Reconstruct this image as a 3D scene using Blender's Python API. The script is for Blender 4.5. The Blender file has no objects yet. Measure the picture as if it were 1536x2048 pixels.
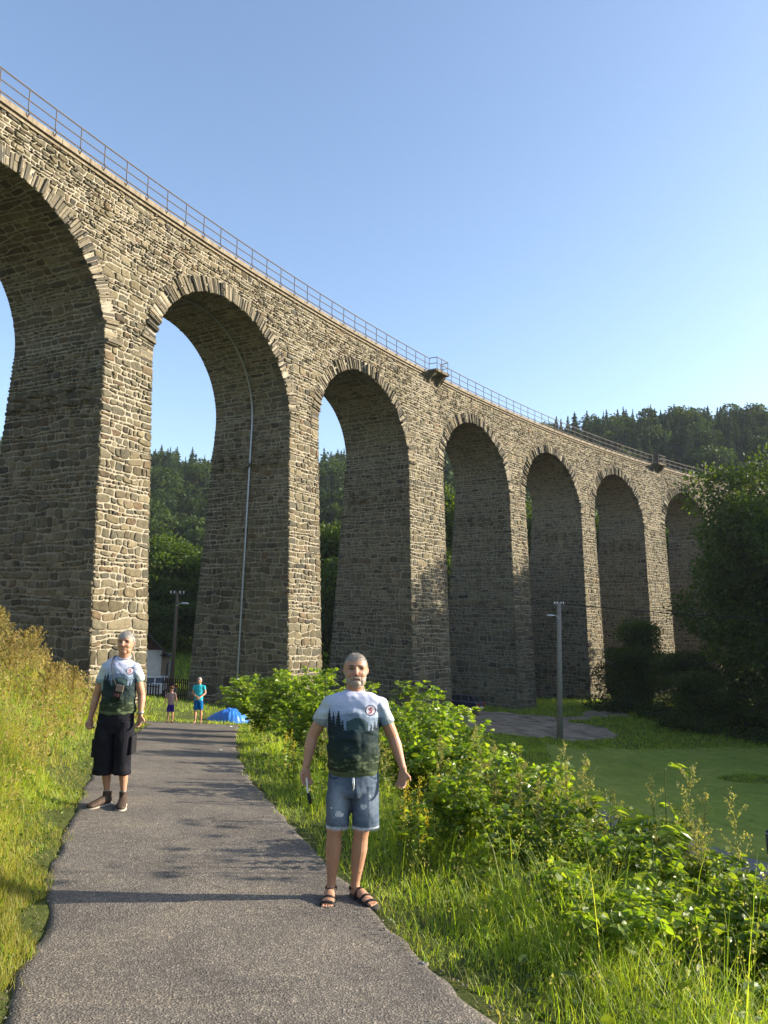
import bpy, bmesh, math, random
import numpy as np
from mathutils import Vector, Matrix, Euler
R = math.radians
random.seed(7)
rng = np.random.default_rng(11)
sc = bpy.context.scene
COL = sc.collection

# ------------------------------------------------------------------ camera
cam = bpy.data.cameras.new('camera')
cam.sensor_fit = 'VERTICAL'; cam.sensor_height = 24.0
cam.lens = 1526.56 * 24.0 / 2048.0
cam.clip_start = 0.05; cam.clip_end = 6000
cam_o = bpy.data.objects.new('camera', cam); COL.objects.link(cam_o)
cam_o.matrix_world = Matrix.Rotation(R(98.0007), 4, 'X') @ Matrix.Rotation(R(1.3692), 4, 'Z')
sc.camera = cam_o
# ------------------------------------------------------------------ light
SUN_EL, SUN_AZ = 20.0, 7.0        # azimuth measured from +X towards +Y
w = bpy.data.worlds.new('World'); sc.world = w; w.use_nodes = True
nt = w.node_tree; nt.nodes.clear()
sky = nt.nodes.new('ShaderNodeTexSky'); sky.sky_type = 'NISHITA'; sky.sun_disc = False
sky.sun_elevation = R(SUN_EL); sky.sun_rotation = R(90 - SUN_AZ)
sky.altitude = 400; sky.air_density = 1.0; sky.dust_density = 2.2; sky.ozone_density = 2.0
bgn = nt.nodes.new('ShaderNodeBackground'); bgn.inputs[1].default_value = 0.135
outn = nt.nodes.new('ShaderNodeOutputWorld')
nt.links.new(sky.outputs[0], bgn.inputs[0]); nt.links.new(bgn.outputs[0], outn.inputs[0])
sd = bpy.data.lights.new('sun', 'SUN'); sd.energy = 5.0; sd.angle = R(0.5); sd.color = (1.0, 0.90, 0.73)
so = bpy.data.objects.new('sun', sd); COL.objects.link(so)
sdir = Vector((math.cos(R(SUN_EL)) * math.cos(R(SUN_AZ)), math.cos(R(SUN_EL)) * math.sin(R(SUN_AZ)), math.sin(R(SUN_EL))))
so.rotation_euler = sdir.to_track_quat('Z', 'Y').to_euler()
so.location = (60, 10, 60)
sc.view_settings.view_transform = 'Standard'; sc.view_settings.look = 'None'
sc.view_settings.gamma = 1.0; sc.view_settings.exposure = 1.32
sc.render.engine = 'CYCLES'
sc.cycles.max_bounces = 5; sc.cycles.diffuse_bounces = 3; sc.cycles.glossy_bounces = 2
sc.cycles.transmission_bounces = 3; sc.cycles.transparent_max_bounces = 8
sc.cycles.use_denoising = True
sc.cycles.caustics_reflective = False; sc.cycles.caustics_refractive = False

# ------------------------------------------------------------------ helpers
def tag(o, label=None, cat=None, group=None, kind=None):
    if label: o['label'] = label
    if cat: o['category'] = cat
    if group: o['group'] = group
    if kind: o['kind'] = kind
    return o

def empty(name, loc=(0, 0, 0), rz=0.0, label=None, cat=None, group=None):
    o = bpy.data.objects.new(name, None); COL.objects.link(o)
    o.location = loc; o.rotation_euler = (0, 0, rz); o.empty_display_size = 0.2
    return tag(o, label, cat, group)

def link(name, me, parent=None, mats=None):
    o = bpy.data.objects.new(name, me); COL.objects.link(o)
    if parent: o.parent = parent
    if mats:
        for m in (mats if isinstance(mats, (list, tuple)) else [mats]): me.materials.append(m)
    return o

def copy_tree(o, parent=None):
    c = o.copy(); COL.objects.link(c)
    if parent: c.parent = parent
    for ch in list(o.children): copy_tree(ch, c)
    return c

class MB:
    """collects vertices and polygons (lists of numpy blocks) for one mesh"""
    def __init__(s): s.v = []; s.f = []; s.n = 0; s.mi = []; s.c = []
    def add(s, V, F, mi=0, col=None):
        V = np.asarray(V, float).reshape(-1, 3); F = np.array([tuple(f) + (f[-1],) * (4 - len(f)) if len(f) < 4 else tuple(f) for f in F]) if isinstance(F, list) else np.asarray(F)
        s.v.append(V)
        if F.shape[1] == 4:
            dd = F[:, 0] == F[:, 1]; F = F.copy(); F[dd] = F[dd][:, [2, 3, 0, 0]]
        if F.ndim == 2: s.f.append(F + s.n); s.mi.append(np.full(len(F), mi))
        s.c.append(np.ones((len(V), 3)) * (1 if col is None else col))
        s.n += len(V)
    def box(s, c, d, mi=0, M=None, col=None):
        x, y, z = np.array(d) / 2.0
        V = np.array([(-x,-y,-z),(x,-y,-z),(x,y,-z),(-x,y,-z),(-x,-y,z),(x,-y,z),(x,y,z),(-x,y,z)])
        if M is not None: V = V @ np.array(M).T
        s.add(V + np.array(c), [(0,3,2,1),(4,5,6,7),(0,1,5,4),(1,2,6,5),(2,3,7,6),(3,0,4,7)], mi, col)
    def tube(s, P, r, seg=8, mi=0, cap=True, col=None, b0=(0, 1, 0)):
        """loft along P; r scalar, list of scalars or list of (ra, rb)"""
        P = np.asarray(P, float); n = len(P)
        if np.isscalar(r): r = [r] * n
        rr = np.array([(q, q) if np.isscalar(q) else q for q in r], float)
        T = np.gradient(P, axis=0); T /= np.linalg.norm(T, axis=1)[:, None] + 1e-12
        b0 = np.array(b0, float)
        if abs(np.dot(T[0], b0)) > .95 or abs(np.dot(T[-1], b0)) > .95: b0 = np.array((1.0, 0, .02)) if abs(b0[1]) > .5 else np.array((0, 1.0, .02))
        B = b0 - (T @ b0)[:, None] * T; B /= np.linalg.norm(B, axis=1)[:, None] + 1e-12
        A = np.cross(T, B)
        th = np.linspace(0, 2 * math.pi, seg, endpoint=False)
        V = P[:, None, :] + A[:, None, :] * (np.cos(th)[None, :, None] * rr[:, 0, None, None]) + B[:, None, :] * (np.sin(th)[None, :, None] * rr[:, 1, None, None])
        V = V.reshape(-1, 3)
        F = []
        for i in range(n - 1):
            for j in range(seg):
                k = (j + 1) % seg
                F.append((i * seg + j, (i + 1) * seg + j, (i + 1) * seg + k, i * seg + k))
        s.add(V, F, mi, col)
        if cap:
            base = s.n - len(V)
            for i, rev in ((0, False), (n - 1, True)):
                c = P[i][None, :]; idx = np.arange(seg) + i * seg + base - s.n
                s.v.append(c); s.c.append(np.ones((1, 3)) * (1 if col is None else col))
                tri = [(s.n, s.n + idx[j], s.n + idx[(j + 1) % seg]) for j in range(seg)]
                if rev: tri = [(a, c_, b_) for a, b_, c_ in tri]
                s.f.append(np.array([(a, b_, c_, c_) for a, b_, c_ in tri])); s.mi.append(np.full(seg, mi)); s.n += 1
    def ellipsoid(s, c, rad, seg=20, rings=14, mi=0, fn=None, M=None, col=None):
        th = np.linspace(0, math.pi, rings + 1)[1:-1]; ph = np.linspace(0, 2 * math.pi, seg, endpoint=False)
        T, Pp = np.meshgrid(th, ph, indexing='ij')
        D = np.stack([np.sin(T) * np.cos(Pp), np.sin(T) * np.sin(Pp), np.cos(T)], -1).reshape(-1, 3)
        D = np.vstack([D, (0, 0, 1), (0, 0, -1)])
        V = D * np.array(rad)
        if fn is not None: V = fn(D, V)
        if M is not None: V = V @ np.array(M).T
        F = []
        m = rings - 1
        for i in range(m - 1):
            for j in range(seg):
                k = (j + 1) % seg
                F.append((i * seg + j, (i + 1) * seg + j, (i + 1) * seg + k, i * seg + k))
        for j in range(seg):
            k = (j + 1) % seg
            F.append((m * seg, j, k, k)); F.append((m * seg + 1, (m - 1) * seg + k, (m - 1) * seg + j, (m - 1) * seg + j))
        s.add(V + np.array(c), F, mi, col)
    def mesh(s, name, smooth=False, color=False):
        V = np.vstack(s.v)
        quads = []; sizes = []; loops = []; mis = []
        for F, m in zip(s.f, s.mi):
            if F.shape[1] == 4:
                d = F[:, 2] == F[:, 3]
                if d.any():
                    T = F[d][:, :3]; loops.append(T.ravel()); sizes.append(np.full(len(T), 3)); mis.append(m[d])
                    Q = F[~d]; 
                    if len(Q): loops.append(Q.ravel()); sizes.append(np.full(len(Q), 4)); mis.append(m[~d])
                    continue
            loops.append(F.ravel()); sizes.append(np.full(len(F), F.shape[1])); mis.append(m)
        L = np.concatenate(loops).astype(np.int32); S = np.concatenate(sizes).astype(np.int32); M_ = np.concatenate(mis).astype(np.int32)
        me = bpy.data.meshes.new(name)
        me.vertices.add(len(V)); me.vertices.foreach_set('co', V.astype(np.float32).ravel())
        me.loops.add(len(L)); me.loops.foreach_set('vertex_index', L)
        me.polygons.add(len(S)); st = np.concatenate([[0], np.cumsum(S)[:-1]]).astype(np.int32)
        me.polygons.foreach_set('loop_start', st); me.polygons.foreach_set('loop_total', S)
        me.polygons.foreach_set('material_index', M_)
        me.update(calc_edges=True)
        me.polygons.foreach_set('use_smooth', np.full(len(S), bool(smooth)))
        if color:
            C = np.vstack(s.c); a = me.color_attributes.new('Col', 'FLOAT_COLOR', 'POINT')
            a.data.foreach_set('color', np.hstack([C, np.ones((len(C), 1))]).astype(np.float32).ravel())
        return me
    def build(s, name, mats, parent=None, smooth=False, color=False):
        return link(name, s.mesh(name, smooth, color), parent, mats)

def rawmesh(me):
    v = np.empty(len(me.vertices) * 3); me.vertices.foreach_get('co', v); return v.reshape(-1, 3)
# ---- materials
def newmat(name):
    m = bpy.data.materials.new(name); m.use_nodes = True
    n = m.node_tree; n.nodes.clear(); o = n.nodes.new('ShaderNodeOutputMaterial')
    return m, n, o
def N(n, t, **k):
    q = n.nodes.new(t)
    for a, b in k.items(): setattr(q, a, b)
    return q
def noise(n, scale, detail=4, rough=.55, coord=None, dist=0.0):
    q = N(n, 'ShaderNodeTexNoise'); q.inputs['Scale'].default_value = scale; q.inputs['Detail'].default_value = detail
    q.inputs['Roughness'].default_value = rough; q.inputs['Distortion'].default_value = dist
    if coord is not None: n.links.new(coord, q.inputs['Vector'])
    return q.outputs[0]
def ramp(n, fac, stops):
    q = N(n, 'ShaderNodeValToRGB'); e = q.color_ramp.elements
    while len(e) < len(stops): e.new(.5)
    for i, (p, c) in enumerate(stops): e[i].position = p; e[i].color = (*c, 1) if len(c) == 3 else c
    n.links.new(fac, q.inputs[0]); return q.outputs[0]
def mixc(n, fac, a, b, mode='MIX'):
    q = N(n, 'ShaderNodeMix', data_type='RGBA', blend_type=mode)
    for sock, v in ((q.inputs[0], fac), (q.inputs[6], a), (q.inputs[7], b)):
        if isinstance(v, (int, float)): sock.default_value = v
        elif isinstance(v, (tuple, list)): sock.default_value = (*v[:3], 1)
        else: n.links.new(v, sock)
    return q.outputs[2]
def objcoord(n): return N(n, 'ShaderNodeTexCoord').outputs['Object']
def bsdf(n, o, color, rough=.8, bump=None, bstr=.3, bdist=.01, spec=.3, metal=0.0):
    b = N(n, 'ShaderNodeBsdfPrincipled')
    if isinstance(color, (tuple, list)): b.inputs['Base Color'].default_value = (*color[:3], 1)
    else: n.links.new(color, b.inputs['Base Color'])
    if isinstance(rough, (int, float)): b.inputs['Roughness'].default_value = rough
    else: n.links.new(rough, b.inputs['Roughness'])
    b.inputs['Specular IOR Level'].default_value = spec; b.inputs['Metallic'].default_value = metal
    if bump is not None:
        q = N(n, 'ShaderNodeBump'); q.inputs['Strength'].default_value = bstr; q.inputs['Distance'].default_value = bdist
        n.links.new(bump, q.inputs['Height']); n.links.new(q.outputs[0], b.inputs['Normal'])
    n.links.new(b.outputs[0], o.inputs[0]); return b
def simple(name, c, rough=.7, spec=.3, metal=0.0, var=.25, scale=6.0, bstr=.15):
    m, n, o = newmat(name); co = objcoord(n); f = noise(n, scale, 5, .6, co)
    col = ramp(n, f, [(.3, tuple(x * (1 - var) for x in c)), (.7, tuple(min(1, x * (1 + var)) for x in c))])
    bsdf(n, o, col, rough, f, bstr, .01, spec, metal); return m
def leafmat(name, cols, trans=.45, rough=.5, spec=.35, var_scale=1.5):
    m, n, o = newmat(name)
    g = N(n, 'ShaderNodeNewGeometry'); co = objcoord(n)
    isl = g.outputs['Random Per Island']
    c1 = ramp(n, isl, [(i / (len(cols) - 1), c) for i, c in enumerate(cols)])
    f = noise(n, var_scale, 3, .5, co)
    dk = ramp(n, f, [(.3, (.62, .62, .62)), (.7, (1.3, 1.28, 1.15))])
    c = mixc(n, 1.0, c1, dk, 'MULTIPLY')
    b = N(n, 'ShaderNodeBsdfPrincipled'); n.links.new(c, b.inputs['Base Color'])
    b.inputs['Roughness'].default_value = rough; b.inputs['Specular IOR Level'].default_value = spec
    t = N(n, 'ShaderNodeBsdfTranslucent'); tc = mixc(n, 1.0, c, (1.8, 1.7, .55), 'MULTIPLY'); n.links.new(tc, t.inputs[0])
    mx = N(n, 'ShaderNodeMixShader'); mx.inputs[0].default_value = trans
    n.links.new(b.outputs[0], mx.inputs[1]); n.links.new(t.outputs[0], mx.inputs[2]); n.links.new(mx.outputs[0], o.inputs[0])
    return m

# ------------------------------------------------------------------ terrain
ZRX = [-20, 0, 5.65, 8.1, 12, 16, 20, 26, 31, 40, 50]; ZRY = [-1.25, -1.66, -1.935, -1.965, -2.26, -2.62, -3.03, -3.7, -4.28, -5.1, -5.8]
LY = [-20, 0, 3.73, 4.19, 4.45, 4.99, 5.89, 6.63, 7.61, 10.12, 14.38, 19.43, 29.11, 34]; LX = [1.0, -1.05, -1.67, -1.9, -1.92, -2.05, -2.42, -2.65, -2.92, -3.73, -4.93, -6.07, -8.47, -9.6]
RY = [-20, 0, 3.85, 4.52, 5.15, 5.95, 6.81, 8.24, 11.02, 14.0, 20.86, 27.19, 31.41, 36]; RX = [5.0, 1.65, 0.64, 0.37, 0.16, -0.11, -0.47, -1.0, -1.77, -2.46, -3.74, -4.8, -5.55, -6.3]
def zroad(y): return np.interp(y, ZRX, ZRY)
def smooth(a, b, x):
    t = np.clip((x - a) / (b - a), 0, 1); return t * t * (3 - 2 * t)
# value noise
_G = np.random.default_rng(3).random((64, 64))
def vn(x, y):
    x = np.asarray(x, float); y = np.asarray(y, float)
    xi = np.floor(x).astype(int); yi = np.floor(y).astype(int); fx = x - xi; fy = y - yi
    fx = fx * fx * (3 - 2 * fx); fy = fy * fy * (3 - 2 * fy)
    g = lambda i, j: _G[i % 64, j % 64]
    return (g(xi, yi) * (1 - fx) + g(xi + 1, yi) * fx) * (1 - fy) + (g(xi, yi + 1) * (1 - fx) + g(xi + 1, yi + 1) * fx) * fy
CP = np.array([(-7,31,-4.4),(-8,40,-5.1),(-8.5,48.5,-5.7),(-16,58,-6.3),(-20,64,-6.3),(-12,36,-4.2),(-22,85,-4.6),(-34,122,-3.6),(-15,110,-5),(-40,60,-4),(-45,95,-2),
 (0,60,-7.2),(7,67,-7.8),(13,72,-8.05),(13,58,-8.3),(26,84,-8.1),(13,50,-8.8),(13,30,-8.8),(20,40,-8.8),(30,52,-8.8),(30,30,-8.7),(14,15,-8.6),(30,10,-8.5),(12,0,-8.2),(14,-30,-8),
 (34,66,-8.4),(45,50,-8.2),(60,30,-7.8),(50,90,-7.5),(25,100,-8),(0,90,-7.4),(10,120,-6.5),(40,120,-5),(90,20,-4),(90,90,0),(70,-40,-6),
 (5,38,-7.4),(0,46,-6.9),(6,25,-7.8),(1,34,-6.2),
 (-30,20,1.0),(-30,40,-1),(-50,0,7),(-60,30,8),(-50,-40,8),(-85,90,10),(-60,60,3),
 (-60,150,0),(-30,150,-1),(0,150,0),(40,150,3),(80,150,8),(-130,150,14),
 (-110,200,22),(-60,200,18),(0,200,19),(60,200,22),(120,200,30),
 (-150,270,48),(-90,270,44),(-40,270,42),(20,270,48),(80,270,60),(150,270,66),(220,240,62),
 (-200,330,52),(-60,330,50),(100,340,72),(260,330,80),(0,450,55),(-250,450,55),(250,450,80),(-300,100,60),(-300,-100,60),(-150,0,28),(300,0,45),(180,100,22),(300,150,60),(150,-60,5),(-100,-100,20),(0,-100,-6),(250,-100,40)], float)
def _U(r2): return np.where(r2 > 0, .5 * r2 * np.log(r2 + 1e-9), 0)
_n = len(CP); _A = np.zeros((_n + 3, _n + 3)); _d = ((CP[:, None, :2] - CP[None, :, :2]) ** 2).sum(-1)
_A[:_n, :_n] = _U(_d) + np.eye(_n) * 8; _A[:_n, _n] = 1; _A[:_n, _n + 1:] = CP[:, :2]; _A[_n:, :_n] = _A[:_n, _n:].T
_w = np.linalg.solve(_A, np.concatenate([CP[:, 2], [0, 0, 0]]))
def valley(x, y):
    x = np.asarray(x, float); y = np.asarray(y, float); s = x.shape; P = np.stack([x.ravel(), y.ravel()], 1)
    out = np.empty(len(P))
    for i in range(0, len(P), 20000):
        q = P[i:i + 20000]; d = ((q[:, None, :] - CP[None, :, :2]) ** 2).sum(-1)
        out[i:i + 20000] = _U(d) @ _w[:_n] + _w[_n] + q @ _w[_n + 1:]
    return out.reshape(s)
def bankh(q, y):
    """height above the road at distance q left of its edge"""
    top = np.interp(y, [-20, 0, 5, 8, 14, 20, 27, 33, 40], [2.4, 2.0, 1.7, 1.7, 2.0, 1.9, 1.0, .4, .3])
    t = np.interp(q, [0, .3, 1.5, 3.0, 6, 12], [0, .03, .38, .75, 1.0, 1.25]); return top * t
def dropr(q, y):
    return np.interp(q, [0, .35, 1.2, 2.2, 3.5, 11], [0, -.02, -.14, -.4, -1.15, -6.2])
def H(x, y, road=False):
    x = np.asarray(x, float); y = np.asarray(y, float)
    zr = zroad(y); xl = np.interp(y, LY, LX); xr = np.interp(y, RY, RX)
    ql = xl - x; qr = x - xr
    v = valley(x, y)
    near = zr + np.where(ql > 0, bankh(ql, y), 0) + np.where(qr > 0, dropr(qr, y), 0)
    # cross fall of the road to the right
    near = near - .02 * np.clip(x - (xl + xr) / 2, -1.5, 1.5)
    wl = np.where(ql > 0, 1 - smooth(7, 22, ql), np.where(qr > 0, 1 - smooth(2.8, 8.5, qr), 1))
    wy = (1 - smooth(31, 42, y)) * smooth(-60, -20, y)
    k = wl * wy
    z = v * (1 - k) + near * k
    z = z + (1 - np.where((ql < .4) & (qr < .4), 1, 0) * wy) * (.10 * (vn(x * .8, y * .8) - .5) + .05 * (vn(x * 2.3 + 9, y * 2.3) - .5)) * smooth(.2, 1.2, np.maximum(np.maximum(ql, qr), np.where(y > 33, 5, 0)))
    return z
def Hs(x, y): return float(H(np.array([x]), np.array([y]))[0])
def inroad(x, y):
    xl = np.interp(y, LY, LX); xr = np.interp(y, RY, RX)
    a = (x > xl) & (x < xr) & (y < 31.6)
    b = (x < -6) & (x > -40) & (y > 28.2 + .12 * (-8 - x) * 0) & (y < 31.6)
    return a | b
def ql_e(x, y): return np.interp(y, LY, LX) - x
def qr_e(x, y): return x - np.interp(y, RY, RX)
def grid_axis(segs):
    a = [segs[0][0]]
    for s0, s1, st in segs:
        n = max(1, int(round((s1 - s0) / st))); a += list(np.linspace(s0, s1, n + 1)[1:])
    return np.array(a)
gx = grid_axis([(-700, -150, 25), (-150, -60, 6), (-60, -20, 1.5), (-20, -10, .5), (-10, 6, .2), (6, 16, .5), (16, 60, 1.5), (60, 150, 6), (150, 700, 25)])
gy = grid_axis([(-300, -60, 20), (-60, -10, 4), (-10, 0, .8), (0, 14, .2), (14, 34, .35), (34, 75, .9), (75, 160, 3), (160, 360, 6), (360, 800, 30)])
X, Y = np.meshgrid(gx, gy, indexing='ij'); Z = H(X, Y)
print('ground z range', Z.min(), Z.max())
Z = Z - np.where(inroad(X, Y) & ((ql_e(X, Y) < -.22) & (qr_e(X, Y) < -.22) | (X < -9.5)), .06, 0)
ni, nj = X.shape; idx = np.arange(ni * nj).reshape(ni, nj)
F = np.stack([idx[:-1, :-1], idx[1:, :-1], idx[1:, 1:], idx[:-1, 1:]], -1).reshape(-1, 4)
m, n, o = newmat('ground_soil_grass'); co = objcoord(n)
f1 = noise(n, .35, 6, .6, co); f2 = noise(n, 9, 6, .7, co); f3 = noise(n, 70, 4, .7, co)
c1 = ramp(n, f2, [(.3, (.05, .06, .018)), (.5, (.10, .12, .03)), (.72, (.17, .17, .06))])
c2 = ramp(n, f2, [(.3, (.05, .07, .018)), (.7, (.10, .12, .035))])
c = mixc(n, f1, c1, c2); c = mixc(n, .6, c, ramp(n, f3, [(.25, (.35, .35, .35)), (.75, (1.3, 1.3, 1.3))]), 'MULTIPLY')
bsdf(n, o, c, .95, f3, .8, .05, .1); M_ground = m
g = MB(); g.add(np.stack([X, Y, Z], -1).reshape(-1, 3), F); tag(g.build('ground', M_ground, smooth=True), kind='structure')

def sheet(name, mat, inside, x0, x1, y0, y1, st, lift, zfn=None):
    ax = np.arange(x0, x1 + st, st); ay = np.arange(y0, y1 + st, st)
    X, Y = np.meshgrid(ax, ay, indexing='ij'); Z = (H(X, Y) if zfn is None else zfn(X, Y)) + lift
    idx = np.arange(X.size).reshape(X.shape)
    F = np.stack([idx[:-1, :-1], idx[1:, :-1], idx[1:, 1:], idx[:-1, 1:]], -1).reshape(-1, 4)
    cx = (X[:-1, :-1] + st / 2).ravel(); cy = (Y[:-1, :-1] + st / 2).ravel()
    F = F[inside(cx, cy)]
    g = MB(); g.add(np.stack([X, Y, Z], -1).reshape(-1, 3), F)
    o = g.build(name, mat, smooth=True); tag(o, kind='structure')
    bm = bmesh.new(); bm.from_mesh(o.data); bmesh.ops.delete(bm, geom=[v for v in bm.verts if not v.link_faces], context='VERTS'); bm.to_mesh(o.data); bm.free()
    return o
# asphalt: strip across the width with a ragged edge
m, n, o = newmat('old_asphalt'); co = objcoord(n)
vo = N(n, 'ShaderNodeTexVoronoi'); vo.inputs['Scale'].default_value = 95; n.links.new(co, vo.inputs['Vector'])
f0 = noise(n, 1.1, 4, .6, co); f2 = noise(n, 220, 3, .7, co); f4 = noise(n, 12, 5, .65, co)
sp = N(n, 'ShaderNodeSeparateColor'); n.links.new(vo.outputs['Color'], sp.inputs[0])
agg = ramp(n, sp.outputs[0], [(0, (.095, .088, .080)), (.5, (.125, .114, .102)), (.82, (.16, .146, .128)), (1, (.25, .225, .19))])
base = ramp(n, f0, [(.3, (.8, .78, .78)), (.7, (1.2, 1.15, 1.08))])
c = mixc(n, 1, agg, base, 'MULTIPLY'); c = mixc(n, .6, c, ramp(n, f4, [(.3, (.7, .7, .7)), (.7, (1.25, 1.22, 1.18))]), 'MULTIPLY')
hh = N(n, 'ShaderNodeMath', operation='ADD'); n.links.new(vo.outputs['Distance'], hh.inputs[0]); n.links.new(f4, hh.inputs[1])
vc = N(n, 'ShaderNodeTexVoronoi', feature='DISTANCE_TO_EDGE'); vc.inputs['Scale'].default_value = .55
dco = mixc(n, .25, co, N(n, 'ShaderNodeTexNoise').outputs['Color'], 'ADD'); n.links.new(dco, vc.inputs['Vector'])
crk = ramp(n, vc.outputs[0], [(.0, (.62, .61, .60)), (.005, (1, 1, 1))]); fm = noise(n, .5, 3, .5, co); crm = ramp(n, fm, [(.5, (0, 0, 0)), (.56, (1, 1, 1))])
c = mixc(n, crm, c, mixc(n, 1, c, crk, 'MULTIPLY')); c = mixc(n, .8, c, ramp(n, noise(n, .8, 5, .7, co, 1.5), [(.35, (.78, .77, .76)), (.5, (1, 1, 1)), (.66, (1.2, 1.17, 1.1))]), 'MULTIPLY')
bsdf(n, o, c, .9, hh.outputs[0], .7, .005, .2); M_road = m
ys = np.concatenate([np.arange(-8, 12, .08), np.arange(12, 31.61, .16)]); nw = 44
xl = np.interp(ys, LY, LX); xr = np.interp(ys, RY, RX)
jl = .05 * (vn(ys * 1.7, ys * 0 + 3) - .5) + .05 * (vn(ys * 6, ys * 0 + 5) - .5); jr = .08 * (vn(ys * 1.9, ys * 0 + 13) - .5) + .05 * (vn(ys * 6.5, ys * 0 + 15) - .5)
t = np.linspace(0, 1, nw)[None, :]; X = (xl + jl)[:, None] * (1 - t) + (xr + jr)[:, None] * t; Y = np.repeat(ys[:, None], nw, 1)
Z = H(X, Y) + .014 + .012 * (vn(X * 1.4, Y * 1.4) - .5)
Z[:, 0] -= .05; Z[:, -1] -= .05
idx = np.arange(X.size).reshape(X.shape); F = np.stack([idx[:-1, :-1], idx[:-1, 1:], idx[1:, 1:], idx[1:, :-1]], -1).reshape(-1, 4)
g = MB(); g.add(np.stack([X, Y, Z], -1).reshape(-1, 3), F)
X2, Y2 = np.meshgrid(np.arange(-40, -7.9, .5), np.linspace(28.2, 31.6, 12), indexing='ij'); Z2 = H(X2, Y2) + .012
i2 = np.arange(X2.size).reshape(X2.shape); g.add(np.stack([X2, Y2, Z2], -1).reshape(-1, 3), np.stack([i2[:-1, :-1], i2[1:, :-1], i2[1:, 1:], i2[:-1, 1:]], -1).reshape(-1, 4))
tag(g.build('road', M_road, smooth=True), kind='structure')
# gravel yard under the viaduct, lower path and mown lawn
def inyard(x, y):
    e = 1.6 * (vn(x * .5, y * .5) - .5) + .8 * (vn(x * 1.7, y * 1.7) - .5)
    a = ((x - 10.5) / 8.0) ** 2 + ((y - 63.0) / 6.5) ** 2 < 1 + e * .3
    b = (np.abs((y - 69.5) - .85 * (x - 17)) < 2.2 + e) & (x > 12) & (x < 23)
    c_ = (np.abs(y - (62 + .35 * (x - 0)) - e) < 3.0) & (x > -4) & (x < 12)
    hole = ((x - 14.6) / 4.0) ** 2 + ((y - 71.2) / 2.3) ** 2 < 1
    return (a | b | c_) & ~hole
M_gravel = simple('gravel_dirt', (.26, .205, .145), .95, .1, var=.5, scale=.9)
sheet('gravel_yard', M_gravel, inyard, -6, 26, 54, 80, .35, .06)
M_path = simple('grey_path', (.17, .165, .16), .9, .1, var=.25, scale=3)
def inpath(x, y): return np.abs(y - (31.0 - .9 * (x - 12.5)) + .25 * (vn(x, y) - .5)) < 1.7
sheet('path', M_path, lambda x, y: inpath(x, y) & (x > 9.5), 8, 40, 4, 36, .35, .06)
m, n, o = newmat('mown_lawn'); co = objcoord(n)
f1 = noise(n, .22, 7, .7, co); f2 = noise(n, 1.6, 7, .75, co, .6); f3 = noise(n, 30, 5, .8, co)
c = ramp(n, f1, [(.3, (.18, .23, .045)), (.5, (.23, .29, .055)), (.7, (.28, .30, .085))])
c = mixc(n, .7, c, ramp(n, f2, [(.3, (.55, .62, .5)), (.7, (1.45, 1.35, 1.3))]), 'MULTIPLY')
c = mixc(n, .6, c, ramp(n, f3, [(.25, (.4, .4, .4)), (.75, (1.4, 1.4, 1.3))]), 'MULTIPLY')
bsdf(n, o, c, .95, f3, .8, .04, .1); M_lawn = m
def inlawn(x, y):
    ed = y - (56.5 + 1.0 * np.sin(x * .3) + 1.8 * (vn(x * .6, y * .6) - .5)); 
    return (ed < 0) & (x > 8.5 + .12 * (y - 30)) & (y > 31.6 - .9 * (x - 12.5)) & (((x - 22.5) / 2.0) ** 2 + ((y - 47.0) / 1.3) ** 2 > 1)
sheet('lawn', M_lawn, inlawn, 8, 70, 6, 60, .4, .05)

# ------------------------------------------------------------------ viaduct
VX, VY, VH, VK = -9.55614, 42.33265, R(60.62509), 0.004761069
VL, VR, VS, VW, VT, GR = 14.7177, 5.8434, 12.386, 5.1222, 2.19487, -0.005443
HC = 20.7; RING = .84
def plan(s, off):
    th = VH - VK * s
    return VX + (np.sin(VH) - np.sin(th)) / VK + off * np.sin(th), VY + (-np.cos(VH) + np.cos(th)) / VK - off * np.cos(th)
def foff(z): return np.where(z < VS, -.0197 * (VS - z), 0) + .0718 * (HC - z)
def P3(s, off, z):
    s = np.asarray(s, float); x, y = plan(s, off); return np.stack(np.broadcast_arrays(x, y, z + GR * s), -1)
def front(s, z, h=0.0): return P3(s, foff(z) + h, z)
def back(s, z, h=0.0): return P3(s, -VW - foff(z) - h, z)
def cen(k): return (k - 1) * VL + (k // 3) * VT
K0, K1 = -1, 8                      # arches; pier k stands right of arch k
def hw_(z): return VR - .013 * np.maximum(VS - z, 0)        # half opening below springing
def pier_rng(k, z): return cen(k) + hw_(z), cen(k + 1) - hw_(z)

m, n, o = newmat('rubble_stone'); co = objcoord(n); g = N(n, 'ShaderNodeNewGeometry')
isl = g.outputs['Random Per Island']
f1 = noise(n, 5, 6, .7, co, .5); f2 = noise(n, 28, 5, .7, co); f3 = noise(n, .09, 4, .6, co)
c = ramp(n, isl, [(0, (.095, .079, .053)), (.15, (.155, .13, .085)), (.3, (.20, .168, .108)), (.45, (.115, .105, .078)), (.6, (.17, .148, .102)), (.72, (.085, .081, .067)), (.83, (.25, .215, .145)), (.93, (.15, .107, .068)), (1, (.06, .057, .048))])
c = mixc(n, .85, c, ramp(n, f1, [(.28, (.5, .48, .45)), (.5, (1, 1, 1)), (.75, (1.35, 1.28, 1.15))]), 'MULTIPLY')
c = mixc(n, .55, c, ramp(n, f3, [(.35, (.62, .66, .60)), (.65, (1.22, 1.17, 1.08))]), 'MULTIPLY')
mp = N(n, 'ShaderNodeMapping'); n.links.new(co, mp.inputs[0]); mp.inputs['Scale'].default_value = (1, 1, .10); f4 = noise(n, .8, 5, .7, mp.outputs[0])
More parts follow.
